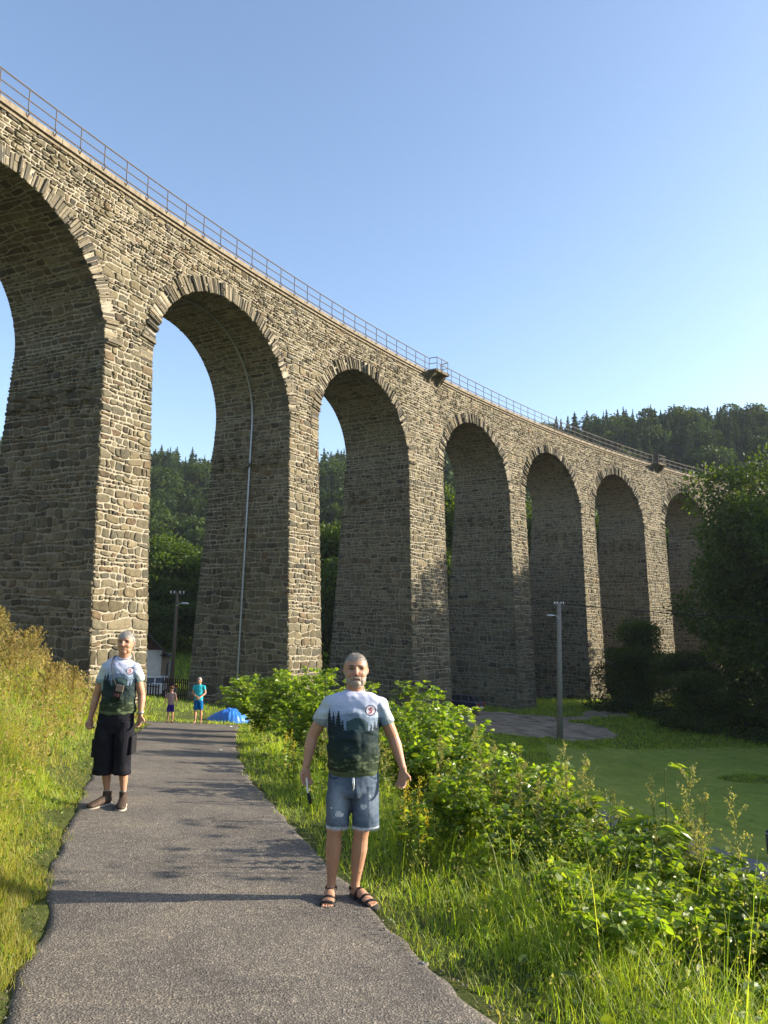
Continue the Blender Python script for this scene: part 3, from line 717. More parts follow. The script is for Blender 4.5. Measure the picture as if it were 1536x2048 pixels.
leaves(mb, P, D, s_, s_ * .5, rg, 1.2)
tag(mb.build('ground_cover', M_cover), 'dense low leaves of nettle and bramble low along both sides of the path', 'ground cover', kind='stuff')
# --- left bank: rough yellowing grass and weeds
mb = MB()
x, y = scatter(900000, -22, -1, 1.8, 36, lambda x, y: (ql_(x, y) > -.22 + .5 * vn(x * 1.6, y * 1.6)) & (ql_(x, y) < 11) & (rg.random(len(x)) < dens(x, y, 4.6)) & ~inroad(x, y), rg)
d = np.hypot(x, y); q = ql_(x, y); n_ = len(x); cl = vn(x * .9 + 40, y * .9)
h = (.10 + .42 * smooth(.05, 1.0, q)) * rg.uniform(.5, 1.3, n_) * (.55 + .8 * cl); sel = rg.random(n_) < .38 + .5 * smooth(.45, .7, vn(x * .7 + 9, y * .7))
x2, y2 = scatter(330000, -5.5, -1, 1.2, 9, lambda x, y: (ql_(x, y) > -.22 + .5 * vn(x * 1.6, y * 1.6)) & (ql_(x, y) < 5) & (rg.random(len(x)) < dens(x, y, 3.8)), rg)
x = np.concatenate([x, x2]); y = np.concatenate([y, y2]); d = np.hypot(x, y); q = ql_(x, y); n_ = len(x); cl = vn(x * .9 + 40, y * .9)
h = (.09 + .42 * smooth(.05, 1.0, q)) * rg.uniform(.5, 1.3, n_) * (.55 + .8 * cl); sel = rg.random(n_) < .30 + .5 * smooth(.45, .7, vn(x * .7 + 9, y * .7))
for m_, mat_, nm, lb in ((sel, M_drygrass, 'dry_grass', 'tall yellowing grass covering the bank left of the path'), (~sel, M_grass, 'grass', 'green grass growing through the left bank')):
    mb = MB(); blades(mb, pts(x[m_], y[m_], -.02), h[m_], np.maximum(.0042, .00062 * d[m_]) * rg.uniform(.7, 1.4, m_.sum()), rg.uniform(.1, .9, m_.sum()), rg)
    tag(mb.build(nm, mat_), lb, 'grass', kind='stuff')
# weeds with seed heads: a stalk plus many small flecks
def stalks(mb, x, y, hgt, rg, fl=26, fs=.013, spread=.10, head=.45, mi_s=0, mi_f=1, lean=.25):
    n_ = len(x); P = pts(x, y, -.02); az = rg.uniform(0, 6.28, n_); d = np.hypot(x, y)
    blades(mb, P, hgt, np.maximum(.005, .0006 * d), np.full(n_, lean) * rg.uniform(.2, 1.4, n_), rg, az, mi_s)
    t = 1 - head * rg.random((n_, fl)) ** 1.0; ln = np.full(n_, lean)
    c = P[:, None] + np.stack([np.cos(az), np.sin(az), 0 * az], 1)[:, None] * (lean * t ** 1.9 * hgt[:, None])[..., None]; c[..., 2] += hgt[:, None] * (t - .35 * lean * t ** 3)
    sp = spread * hgt[:, None] * (1.15 - t) / head + .01
    c += rg.normal(0, 1, c.shape) * sp[..., None] * np.array([1, 1, .5])
    c = c.reshape(-1, 3); D = rg.normal(0, 1, c.shape); D[:, 2] = np.abs(D[:, 2]) + .3; s_ = np.repeat(fs * np.maximum(1, d / 7), fl) * rg.uniform(.6, 1.7, len(c))
    leaves(mb, c, D, s_ * 1.5, s_ * .8, rg, 2, (QL, QLF), mi_f)
mb = MB()
x, y = scatter(36000, -20, -1.5, 2.2, 34, lambda x, y: (ql_(x, y) > .4) & (ql_(x, y) < 9.5) & (rg.random(len(x)) < dens(x, y, 5.5)) & ~inroad(x, y), rg)
stalks(mb, x, y, rg.uniform(.4, .95, len(x)) * (.65 + .6 * smooth(.5, 3, ql_(x, y))) * (.7 + .5 * vn(x * .6 + 3, y * .6)), rg, fl=16)
tag(mb.build('weeds', [M_drygrass, M_seed]), 'brownish seed heads and weed stalks standing all over the left bank', 'weeds', kind='stuff')
mb = MB()
x, y = scatter(13000, -6, 4, 3, 31, lambda x, y: (qr_(x, y) > .25) & (qr_(x, y) < 2.6) & (rg.random(len(x)) < dens(x, y, 4.5) * (.15 + .85 * (vn(x * 1.5, y * 1.5 + 7) > .5))), rg)
stalks(mb, x, y, rg.uniform(.45, 1.05, len(x)) * (.55 + .45 * smooth(.2, 1.2, qr_(x, y))), rg, fl=14, fs=.010, spread=.06, lean=.35)
tag(mb.build('weeds', [M_grass, M_mug]), 'wispy flowering grass stalks standing along the right verge', 'weeds', kind='stuff')
mb = MB()
x, y = scatter(150000, -6, 5, 2.6, 31, lambda x, y: (qr_(x, y) > .55 + .6 * vn(x, y)) & (qr_(x, y) < 4) & (vn(x * 1.3 + 30, y * 1.3) > .36) & (rg.random(len(x)) < dens(x, y, 5)), rg)
n_ = len(x); P = pts(x, y); P[:, 2] += rg.uniform(.1, .6, n_) * (.2 + vn(x * 1.1, y * 1.1)) * smooth(.5, 2.0, qr_(x, y)); az = rg.uniform(0, 6.28, n_); D = np.stack([np.cos(az), np.sin(az), rg.uniform(-.4, .6, n_)], 1); s_ = rg.uniform(.04, .10, n_) * np.maximum(1, np.hypot(x, y) / 11)
leaves(mb, P, D, s_, s_ * .6, rg, 1.0)
tag(mb.build('ground_cover', M_bright), 'bright herb leaves growing knee high between the verge grass and the shrubs', 'ground cover', kind='stuff')
mb = MB()
x, y = scatter(5200, -16, 8, 2.6, 32, lambda x, y: (ql_(x, y) > .5) & (rg.random(len(x)) < dens(x, y, 5)) & ~inroad(x, y), rg)
n_ = len(x); P = pts(x, y, -.02); h = rg.uniform(.2, .6, n_); az = rg.uniform(0, 6.28, n_)
for i in range(n_):
    pass
fl = 9; c = (P + np.array([0, 0, 1]) * h[:, None])[:, None] + rg.normal(0, 1, (n_, fl, 3)) * np.array([.022, .022, .006]); c = c.reshape(-1, 3)
blades(mb, P, h, np.full(n_, .005), np.full(n_, .02), rg, az, 0); D = rg.normal(0, 1, c.shape); D[:, 2] = .5
leaves(mb, c, D, .009, .008, rg, 1, (QL, QLF), 1)
tag(mb.build('wild_flowers', [M_grass, M_white]), 'small off white flower heads scattered through the grass of the left bank', 'flowers', kind='stuff')
# beyond the end of the asphalt and round the pier feet
mb = MB()
x, y = scatter(60000, -26, 10, 31.8, 62, lambda x, y: (rg.random(len(x)) < .55) & ~inyard(x, y) & ~((x > -9.2) & (x < -5) & (y > 34.6) & (y < 37.6)), rg)
n_ = len(x); blades(mb, pts(x, y, -.03), rg.uniform(.08, .28, n_) * (.5 + vn(x * .5, y * .5)), rg.uniform(.016, .035, n_), rg.uniform(.2, .9, n_), rg)
x, y = scatter(30000, 1, 17, 34, 60, lambda x, y: ~inyard(x, y) & ~inlawn(x, y) & (valley(x, y) < -6.4), rg)
n_ = len(x); blades(mb, pts(x, y, -.03), rg.uniform(.12, .4, n_), rg.uniform(.025, .05, n_), rg.uniform(.2, .9, n_), rg)
x, y = scatter(90000, 8, 40, 52, 84, lambda x, y: ~inyard(x, y) & ~inlawn(x, y + 1.2 * rg.random(len(x))) & (rg.random(len(x)) < .7), rg)
n_ = len(x); blades(mb, pts(x, y, -.03), rg.uniform(.12, .45, n_), rg.uniform(.03, .06, n_), rg.uniform(.2, .9, n_), rg)
x, y = scatter(4500, 20, 25, 45, 49, lambda x, y: ((x - 22.5) / 2.2) ** 2 + ((y - 47.0) / 1.5) ** 2 < rg.uniform(.5, 1.3, len(x)), rg)
n_ = len(x); blades(mb, pts(x, y, -.03), rg.uniform(.08, .26, n_), rg.uniform(.02, .035, n_), rg.uniform(.2, .9, n_), rg)
x, y = scatter(70000, -45, 5, 62, 128, lambda x, y: (x > -.42 * y - 3) & (x < 6), rg)
n_ = len(x); blades(mb, pts(x, y, -.03), rg.uniform(.3, .8, n_), rg.uniform(.05, .11, n_), rg.uniform(.2, .9, n_), rg)
tag(mb.build('grass', M_grass), 'rough grass round the feet of the piers and on the meadow behind', 'grass', kind='stuff')
mb = MB()
x, y = scatter(110000, 8.5, 34, 20, 57, lambda x, y: inlawn(x, y) & (x < y * .62 + 2), rg)
n_ = len(x); blades(mb, pts(x, y, .02), rg.uniform(.03, .07, n_), rg.uniform(.012, .022, n_), rg.uniform(.3, 1.2, n_), rg)
tag(mb.build('lawn_grass', leafmat('lawn_blades', [(.17, .23, .045), (.22, .28, .055), (.28, .29, .09), (.18, .24, .045)], .3, .7, .15, .4)), 'short mown grass of the lawn in the shade', 'grass', kind='stuff')

# ------------------------------------------------------------------ shrubs
def shrub(name, x, y, hgt, rad, nst, nlf, lsize, mat, rg, tmpl, label, cat, group=None, compound=True, arch=.5):
    z = Hs(x, y); root = empty(name, (x, y, z), 0, label, cat, group)
    st = MB(); lf = MB(); PP = []; DD = []
    for i in range(nst):
        a = rg.uniform(0, 6.28); r = rad * rg.uniform(.25, 1.0); hh = hgt * rg.uniform(.55, 1.05) * (1.05 - .3 * r / rad)
        t = np.linspace(0, 1, 7); bend = rg.uniform(-.3, .3)
        P = np.stack([r * np.cos(a + bend * t) * t ** 1.4, r * np.sin(a + bend * t) * t ** 1.4, hh * (t * (1 + arch * .55) - arch * .55 * t ** 3)], 1)
        P[0, 2] = -.15; st.tube(P, list(np.linspace(.009, .0025, 7) * (hgt / 1.4) ** .5), 5)
        k = max(4, int(nlf / nst)); tt = 1 - .92 * rg.random(k) ** 1.35; idx = tt * 6; i0 = np.minimum(idx.astype(int), 5); f = (idx - i0)[:, None]
        B = P[i0] * (1 - f) + P[i0 + 1] * f; az = rg.uniform(0, 6.28, k)
        D = np.stack([np.cos(az), np.sin(az), rg.uniform(-.25, .55, k)], 1)
        if compound:
            pl = lsize * rg.uniform(.8, 2.2, k)
            tip = B + unit(D) * pl[:, None]
            for da, off in ((0, 0), (1.15, -.25), (-1.15, -.25)):
                c, s = math.cos(da), math.sin(da); D2 = np.stack([D[:, 0] * c - D[:, 1] * s, D[:, 0] * s + D[:, 1] * c, D[:, 2] - .25], 1)
                PP.append(tip + unit(D) * off * lsize); DD.append(D2)
        else:
            PP.append(B); DD.append(D)
    P = np.vstack(PP); D = np.vstack(DD); s_ = lsize * rg.uniform(.6, 1.3, len(P))
    leaves(lf, P, D, s_, s_ * rg.uniform(.6, .8, len(P)), rg, .7, tmpl)
    st.build('stems', M_bark if hgt > 1.2 else M_stem, root); lf.build('foliage', mat, root)
    return root
BR = (LEAF, LEAFF); LB = (LOBED, LOBEDF)
SH = [  # x, y, height, radius, stems, leaves, leaf size, material, template, label
 (-3.45, 23.5, 1.85, 1.35, 26, 1500, .11, M_shrub, BR, 'rounded green bush beside the blue tarpaulin, leftmost on the right of the path'),
 (-2.75, 20.0, 1.9, 1.5, 26, 1700, .10, M_bright, BR, 'bushy light green shrub rising in front of the second pier'),
 (-1.75, 17.2, 1.95, 1.3, 26, 1500, .09, M_shrub, BR, 'tall dark green shrub behind the left arm of the bearded man'),
 (-1.0, 14.2, 1.8, 1.1, 24, 1300, .085, M_bright, BR, 'leafy shrub directly behind the bearded man'),
 (.55, 13.2, 2.25, 1.2, 26, 1500, .085, M_bright, LB, 'tall bright shrub reaching up in front of the third pier, right of the bearded man'),
 (1.15, 11.4, 1.75, 1.1, 24, 1500, .08, M_shrub, LB, 'dense shrub below the dark parked car'),
 (.55, 9.8, 1.45, 1.0, 22, 1400, .075, M_shrub, BR, 'dense dark green shrub behind the right hand of the bearded man'),
 (1.75, 9.6, 1.6, 1.0, 20, 1200, .08, M_bright, LB, 'shrub with yellowish green leaves left of the concrete pole foot'),
 (2.3, 8.9, 1.45, .9, 20, 1200, .08, M_shrub, LB, 'shrub standing in front of the concrete pole foot'),
 (1.35, 7.9, 1.15, .8, 20, 1200, .065, M_shrub, BR, 'low dark shrub in the middle of the right slope'),
 (2.55, 7.3, 1.35, .85, 20, 1300, .07, M_bright, BR, 'leafy shrub at the top edge of the slope against the lawn'),
 (1.45, 6.3, .95, .7, 18, 1200, .055, M_shrub, BR, 'low bramble shrub behind the long verge grass'),
 (2.2, 6.0, 1.05, .75, 18, 1200, .055, M_shrub, BR, 'bramble shrub with small dark leaves below the fern like plant'),
 (2.9, 6.2, 1.2, .7, 16, 900, .075, M_bright, LB, 'shrub with big lobed leaves near the right edge of the photo'),
 (2.25, 4.9, .9, .7, 18, 1300, .05, M_shrub, BR, 'small leaved bramble low at the right edge of the photo'),
 (1.45, 5.0, .62, .6, 16, 900, .055, M_bright, BR, 'low bright leafy clump in the right foreground grass'),
 (.75, 7.0, .8, .6, 16, 900, .055, M_bright, BR, 'low bright clump right of the yellow flower spikes'),
 (2.75, 5.1, 1.1, .6, 14, 700, .06, M_shrub, BR, 'straggling bramble with thin arching stems at the right border'),
 (3.6, 9.0, 1.5, 1.1, 18, 1000, .08, M_shrub, BR, 'shrub low down the slope towards the lawn'),
 (-.35, 11.6, 1.1, .9, 18, 1000, .07, M_cover, BR, 'low dark bush between the verge and the taller shrubs'),
]
for i, (x, y, h, r, ns, nl, ls, mt, tp, lb) in enumerate(SH):
    if y < 6.6: h *= .84
    shrub('shrub', x, y, h, r, ns, nl, ls, mt, np.random.default_rng(100 + i), tp, lb, 'shrub', 'shrubs on the slope right of the path')
shrub('maple_seedling', 2.78, 5.75, 1.15, .45, 7, 90, .13, M_bright, np.random.default_rng(7), LB, 'young plant with large glowing yellow green lobed leaves at the right border', 'plant', compound=False)
# pinnate plant (ash / elder shoots)
def pinnate(x, y, hgt, nfr, rg, label, group):
    root = empty('ash_sapling', (x, y, Hs(x, y)), 0, label, 'plant', group); st = MB(); lf = MB()
    top = np.array([rg.uniform(-.1, .1), rg.uniform(-.1, .1), hgt]); st.tube([(0, 0, -.1), top * .5, top], [.012, .008, .004], 6)
    PP, DD, LL = [], [], []
    for i in range(nfr):
        t = rg.uniform(.3, 1.0); B = top * t; a = i * 2.4 + rg.uniform(-.3, .3); L = rg.uniform(.26, .42) * (1.2 - .5 * t)
        u = np.linspace(0, 1, 8); P = B + np.stack([np.cos(a) * L * u, np.sin(a) * L * u, L * (.55 * u - .6 * u ** 2.2)], 1); st.tube(P, list(np.linspace(.004, .0015, 8)), 4)
        for k in range(2, 8):
            for s in (-1, 1):
                D = np.array([math.cos(a + s * 1.0), math.sin(a + s * 1.0), -.12]); PP.append(P[k]); DD.append(D); LL.append(.14 * L / .34 * (1.15 - .4 * abs(u[k] - .5)))
        PP.append(P[7]); DD.append(P[7] - P[6]); LL.append(.13)
    leaves(lf, np.array(PP), np.array(DD), np.array(LL), np.array(LL) * .36, rg, .35); st.build('stems', M_stem, root); lf.build('foliage', M_bright, root)
for i, (x, y, h, k, lb) in enumerate([(2.45, 6.75, 1.62, 13, 'sapling with feathered bright leaves rising highest against the lawn'), (2.75, 7.15, 1.25, 11, 'feathered sapling just right of the tallest one'), (2.15, 7.35, 1.2, 10, 'feathered sapling left of the tallest one'), (1.95, 5.6, .85, 9, 'low feathered sapling in the middle of the right slope')]):
    pinnate(x, y, h, k, np.random.default_rng(60 + i), lb, 'feather leaved saplings on the right slope')
for i, (x, y, h) in enumerate([(5.4, 8.3, .9), (4.9, 6.9, .1), (7.2, 11.2, 1.4), (5.6, 7.5, .9)]):  # unseen saplings added right of the frame, raised to throw streaky shadows across the road
    h = h + 1.9 - Hs(x, y)
    shrub('shadow_sapling', x, y, h, .7, 6, 300, .11, M_bright, np.random.default_rng(70 + i), BR, 'added young tree beyond the right border, casting shadow on the path', 'young tree', 'added shadow casting young trees right of the frame', arch=.2)
# mugwort plumes and yellow spikes: tall single weeds
def plume(x, y, hgt, rg, label, group, mats=None, nb=16, spread=.22, fl=60, fs=.012, name='mugwort'):
    root = empty(name, (x, y, Hs(x, y)), 0, label, 'wild plant', group); st = MB(); lf = MB()
    a0 = rg.uniform(0, 6.28); ln = hgt * rg.uniform(.02, .16); u = np.linspace(0, 1, 8)
    P = np.stack([np.cos(a0) * ln * u ** 2, np.sin(a0) * ln * u ** 2, hgt * u], 1); P[0, 2] = -.1; st.tube(P, list(np.linspace(.006, .002, 8)), 5)
    C, D = [], []
    for i in range(nb):
        t = .35 + .62 * i / nb; B = np.array([np.interp(t, u, P[:, j]) for j in range(3)]); a = i * 2.4; L = hgt * spread * (1.15 - t) * rg.uniform(.7, 1.3)
        v = np.linspace(0, 1, 5); Q = B + np.stack([np.cos(a) * L * v * .75, np.sin(a) * L * v * .75, L * v * (1.15 - .2 * v)], 1); st.tube(Q, list(np.linspace(.0025, .001, 5)), 4)
        w_ = rg.random(fl // 2) ** .7; C.append(np.stack([np.interp(w_, v, Q[:, j]) for j in range(3)], 1) + rg.normal(0, .008, (len(w_), 3)))
    w_ = rg.uniform(.55, 1, fl * 2); C.append(np.stack([np.interp(w_, u, P[:, j]) for j in range(3)], 1) + rg.normal(0, .011, (len(w_), 3)))
    C = np.vstack(C); D = rg.normal(0, 1, C.shape); D[:, 2] += .6; s_ = fs * rg.uniform(.6, 1.5, len(C))
    leaves(lf, C, D, s_ * 1.5, s_ * .8, rg, 2, (QL, QLF), 0)
    w_ = rg.uniform(.1, .75, 46); C = np.stack([np.interp(w_, u, P[:, j]) for j in range(3)], 1); az = rg.uniform(0, 6.28, 46); D = np.stack([np.cos(az), np.sin(az), rg.uniform(-.2, .6, 46)], 1)
    leaves(lf, C, D, .07, .03, rg, .6, LB, 1); st.build('stems', M_stem, root); lf.build('flower_spikes' if name != 'mugwort' else 'foliage', mats or [M_mug, M_shrub], root)
rgp = np.random.default_rng(88)
for i in range(46):
    if i < 20: x = rgp.uniform(1.2, 2.5); y = 9.9 - (x - 1.2) * 1.6 + rgp.uniform(-.9, .7)
    elif i < 34: x = rgp.uniform(2.3, 3.2); y = 7.2 - (x - 2.3) * 1.8 + rgp.uniform(-.7, .5)
    else: x = rgp.uniform(-.9, 1.6); y = 8.6 - x * 1.6 + rgp.uniform(-.4, 1.2)
    plume(x, y, rgp.uniform(.95, 1.65) if i < 34 else rgp.uniform(.7, 1.1), rgp, 'pale beige green mugwort plume ' + ('on the crest of the slope against the lawn' if i < 20 else 'near the right border among the brambles' if i < 34 else 'low between the verge and the shrubs'), 'mugwort plumes ' + ('on the slope crest' if i < 20 else 'near the right border' if i < 34 else 'behind the verge'))
for i in (0, 1, 2, 4, 5, 7, 9, 11, 13):
    x, y = [(-1.15, 10.2), (-1.05, 9.9), (-1.25, 10.5), (-1.2, 10.1), (.20, 6.55), (.30, 6.75), (.22, 6.5), (.42, 6.6), (.38, 6.55), (.34, 6.4), (.42, 6.25), (.24, 6.9), (.5, 6.7), (.48, 7.0)][i]
    plume(x, y, rgp.uniform(.5, .78), rgp, 'yellow flower spike left of the bearded man, beside the path' if i < 4 else 'yellow flower spike just right of the bearded man, at knee height', 'yellow flower spikes beside the path' if i < 4 else 'yellow flower spikes at the knees of the bearded man', [M_yellow, M_shrub], nb=2, spread=.10, fl=46, fs=.011, name='yellow_flower_spike')
for i, (x, y, h) in enumerate([(-6.3, 13.6, 1.2), (-7.2, 14.5, 1.35), (-6.7, 15.0, 1.3), (-7.9, 15.8, 1.3), (-6.1, 12.9, 1.05), (-5.7, 13.3, .95), (-6.2, 15.8, 1.0), (-6.0, 16.6, .95), (-7.6, 13.4, 1.2), (-8.6, 15.2, 1.3), (-6.9, 13.9, 1.3), (-7.5, 15.2, 1.35), (-8.2, 14.3, 1.3), (-6.5, 14.3, 1.25), (-7.0, 15.6, 1.2), (-5.9, 14.2, 1.0)]):
    plume(x, y, h, rgp, 'brown tinged bushy weed at the top of the left bank before the first pier', 'brown weeds on top of the left bank', [M_seed, M_drygrass], nb=22, spread=.42, fl=90, fs=.02, name='bushy_weed')

# ------------------------------------------------------------------ trees
def crown_pts(rg, lobes, n_, shell=.55):
    L = np.array(lobes); vol = L[:, 3] * L[:, 4] * L[:, 5]; k = rg.choice(len(L), n_, p=(vol ** .8) / (vol ** .8).sum())
    D = unit(rg.normal(0, 1, (n_, 3))); r = (shell + (1 - shell) * rg.random(n_)) ** .8 * (1 + .12 * rg.normal(0, 1, n_))
    return L[k, :3] + D * L[k, 3:6] * r[:, None], D
def broadleaf_mesh(seed, hgt, rad, nl, ls, nlobe=16, base=.12, low=.18):
    rg = np.random.default_rng(seed); lobes = []
    for i in range(nlobe):
        t = rg.uniform(0, 1); zc = hgt * (base + low + (1 - base - low - .10) * t); rr = rad * math.sqrt(max(.05, 1 - (abs(t - .38) / .72) ** 2 * (1 if t > .38 or low > .1 else .3))) ; a = i * 2.4 + rg.uniform(-.4, .4); q = rr * (rg.uniform(.35, .72) if nlobe < 26 else rg.uniform(.3, .95))
        s = rad * (rg.uniform(.30, .46) if nlobe < 26 else rg.uniform(.17, .32)); lobes.append((q * math.cos(a), q * math.sin(a), zc, s, s, s * rg.uniform(.65, .9)))
    lobes.append((0, 0, hgt * .88, rad * .35, rad * .35, hgt * .12)); lobes.append((0, 0, hgt * .55, rad * .55, rad * .55, hgt * .25))
    tr = MB(); cr = MB()
    tr.tube([(0, 0, -.8), (.1, 0, hgt * .25), (0, .15, hgt * .55), (0, 0, hgt * .85)], [hgt * .022, hgt * .017, hgt * .010, .03], 8)
    for l in lobes[::2 if nlobe < 26 else 3]:
        z0 = l[2] * .5; tr.tube([(0, 0, z0), (l[0] * .5, l[1] * .5, (z0 + l[2]) / 2 + .3), (l[0], l[1], l[2])], [hgt * .009, hgt * .005, .02], 5)
    P, D = crown_pts(rg, lobes, nl); D = unit(D + rg.normal(0, .8, D.shape)); s_ = ls * rg.uniform(.6, 1.4, nl)
    leaves(cr, P, D, s_, s_ * .75, rg, 1.5, (QL, QLF)); return tr, cr
def conifer_mesh(seed, hgt, rad, whorls=26, per=8):
    rg = np.random.default_rng(seed); cr = MB(); V, F = [], []
    n_ = 0
    for i in range(whorls):
        t = (i + rg.uniform(-.3, .3)) / whorls; t = min(max(t, 0), .985); z = hgt * (.10 + .88 * t); r = rad * (1 - t) ** .75 * rg.uniform(.75, 1.2) + .02
        for j in range(per):
            a = j * 6.283 / per + i * 1.1 + rg.uniform(-.25, .25); rr = r * rg.uniform(.5, 1.25); dr = rr * rg.uniform(.15, .45); wd = rr * .36 + .03
            ca, sa = math.cos(a), math.sin(a); u = np.array([ca, sa]); p = np.array([-sa, ca])
            def q(f, s, dz): return (u[0] * rr * f + p[0] * wd * s, u[1] * rr * f + p[1] * wd * s, z + dz)
            V += [q(0, 0, .75), q(.45, .5, -dr * .35 - .15 * (1 - t)), q(.6, 0, -dr * .3 + .05), q(.45, -.5, -dr * .35 - .15), q(1, 0, -dr + .1), q(.75, .42, -dr * .8 - .25), q(.75, -.42, -dr * .8 - .25), q(.55, .1, -dr * .4 - .3 - .5 * (1 - t))]
            F += [(n_, n_ + 3, n_ + 2, n_ + 1), (n_ + 2, n_ + 6, n_ + 4, n_ + 5), (n_ + 2, n_ + 5, n_ + 1, n_ + 1), (n_ + 2, n_ + 3, n_ + 6, n_ + 6), (n_, n_ + 7, n_ + 4, n_ + 2)]; n_ += 8
    cr.add(V, F, 0); cr.tube([(0, 0, -1), (0, 0, hgt * .6), (0, 0, hgt * .97)], [hgt * .013, hgt * .008, .02], 6, 1); return cr
hill_con = [conifer_mesh(s, 23, r, 26, 8).mesh('conifer_mesh') for s, r in ((1, 3.3), (2, 3.9), (3, 3.0), (4, 3.6))]
for me in hill_con: me.materials.append(M_needle); me.materials.append(M_bark)
hill_bl = []
for s in range(4):
    tr, cr = broadleaf_mesh(20 + s, 15, 5.2, 2600, .62, 14); M2 = MB()
    for q in tr.v: pass
    m2 = MB(); m2.v = tr.v + cr.v; m2.c = tr.c + cr.c; off = tr.n
    m2.f = tr.f + [f + off for f in cr.f]; m2.mi = [np.zeros(len(f), int) for f in tr.f] + [np.ones(len(f), int) for f in cr.f]; m2.n = tr.n + cr.n
    me = m2.mesh('broadleaf_mesh'); me.materials.append(M_bark); me.materials.append(M_hillleaf); hill_bl.append(me)
rg = np.random.default_rng(314)
def visible(x, y):
    u = 768 + 1526 * x / y
    z0 = 0
    return ((u > 985) & (u < 1600) & (y > 188)) | ((u > 290) & (u < 445) & (y > 140)) | ((u > 620) & (u < 700) & (y > 140)) | ((u > -60) & (u < 30) & (y > 140))
cand = []
for gx_ in np.arange(-190, 230, 6.2):
    for gy_ in np.arange(142, 318, 6.2):
        x = gx_ + rg.uniform(-2.8, 2.8); y = gy_ + rg.uniform(-2.8, 2.8); u = 768 + 1526 * x / y
        if u < -500 or u > 2100: continue
        if y < 156 and u < 500: continue
        cand.append((x, y, u))
cand.sort(key=lambda c: c[1])
vis = [c for c in cand if bool(visible(c[0], c[1]))]; rest = [c for c in cand if not bool(visible(c[0], c[1]))]
print('forest visible', len(vis), 'rest', len(rest))
con_p = lambda x, y: .78 if y > 225 + 25 * math.sin(x * .05) else .45 if y > 185 else .22
nc = nb = 0; extra = []
for (x, y, u) in vis:
    isc = rg.random() < con_p(x, y)
    if (isc and nc >= 290) or (not isc and nb >= 290): extra.append((x, y, isc)); continue
    me = hill_con[rg.integers(4)] if isc else hill_bl[rg.integers(4)]
    o = bpy.data.objects.new('conifer_tree' if isc else 'broadleaf_tree', me); COL.objects.link(o)
    sc_ = rg.uniform(.56, .84) if isc else rg.uniform(.7, 1.15); o.location = (x, y, Hs(x, y) - .5); o.rotation_euler = (0, 0, rg.uniform(0, 6.28)); o.scale = (sc_ * rg.uniform(1.1, 1.5),) * 2 + (sc_,)
    side = 'right' if u > 900 else 'left'; sl = 'along the skyline' if y > 262 else 'below the skyline'
    if isc: tag(o, 'dark pointed spruce %s of the %s hillside forest' % (sl, 'right hand' if side == 'right' else 'left hand'), 'conifer', 'spruces %s of the %s hillside' % (sl, side)); nc += 1
    else: tag(o, 'rounded broadleaf tree %s of the %s hillside forest' % (sl, 'right hand' if side == 'right' else 'left hand'), 'tree', 'broadleaf trees %s of the %s hillside' % (sl, side)); nb += 1
cV = rawmesh(hill_con[0])
lowc = conifer_mesh(9, 22, 4.6, 18, 7); lV = np.vstack(lowc.v); lF = np.vstack(lowc.f)
tb, cb_ = broadleaf_mesh(31, 15, 5.4, 420, 1.5, 12); bV = np.vstack(cb_.v); bF = np.vstack(cb_.f)
mb = MB()
for (x, y, u) in rest + extra:
    isc = rg.random() < con_p(x, y) if not isinstance(u, bool) else u
    a = rg.uniform(0, 6.28); s = rg.uniform(.5, .72) if isc else rg.uniform(.7, 1.05); Rm = np.array([[math.cos(a), -math.sin(a), 0], [math.sin(a), math.cos(a), 0], [0, 0, 1]]) * s
    V_, F_ = (lV, lF) if isc else (bV, bF); mb.add(V_ @ Rm.T + np.array([x, y, Hs(x, y) - .5]), F_, 0 if isc else 1)
tag(mb.build('forest', [M_needle, M_hillleaf]), 'distant mixed forest covering the rest of the hillsides', 'forest', kind='stuff')
# --- individual broadleaf trees nearer by
big = {}
def bigtree(kind, x, y, top, rad, label, group=None, name='broadleaf_tree', cat='tree'):
    z = Hs(x, y); hgt = top - z
    if kind not in big:
        nl, ls, nlobe = {'near': (80000, .27, 90), 'near2': (50000, .28, 60), 'mid': (15000, .38, 22), 'mid2': (15000, .38, 20), 'bush': (16000, .17, 16)}[kind]
        H0, R0 = {'near': (22., 8.6), 'near2': (20., 7.5), 'mid': (18., 6.5), 'mid2': (16., 6.0), 'bush': (7., 3.2)}[kind]
        tr, cr = broadleaf_mesh({'near': 14, 'near2': 17, 'mid': 9, 'mid2': 12, 'bush': 16}[kind], H0, R0, nl, ls, nlobe, .02 if kind in ('near', 'near2', 'bush') else .08, .05 if kind in ('near', 'near2', 'bush') else .18)
        mt = tr.mesh('trunk_mesh', True); mt.materials.append(M_bark); mc = cr.mesh('crown_mesh'); mc.materials.append(M_treeleaf); big[kind] = (mt, mc, H0, R0)
    mt, mc, H0, R0 = big[kind]; o = empty(name, (x, y, z - .2), rng.uniform(0, 6.28), label, cat, group); o.scale = (rad / R0, rad / R0, hgt / H0)
    link('trunk', mt, o); link('crown', mc, o); return o
bigtree('near', 35.0, 66.5, 16.3, 9.4, 'huge dark broadleaf tree at the right edge behind the lawn')
bigtree('near2', 41.5, 59, 15, 8, 'dark tree partly cut off by the right edge of the photo')
bigtree('near2', 39.0, 78.5, 8.5, 6.0, 'dark tree close behind the huge one, towards the fifth pier')
bigtree('near', 50, 70, 14.5, 9, 'tall tree behind the huge dark one at the right edge')
bigtree('bush', 23.6, 75.8, -2.0, 3.6, 'dark leafy bush at the foot of the fifth pier', 'bushes between the pier feet and the huge tree', 'bush', 'bush')
bigtree('bush', 26.3, 78.5, .6, 3.6, 'taller bush with a lighter top in front of the sixth pier', 'bushes between the pier feet and the huge tree', 'bush', 'bush')
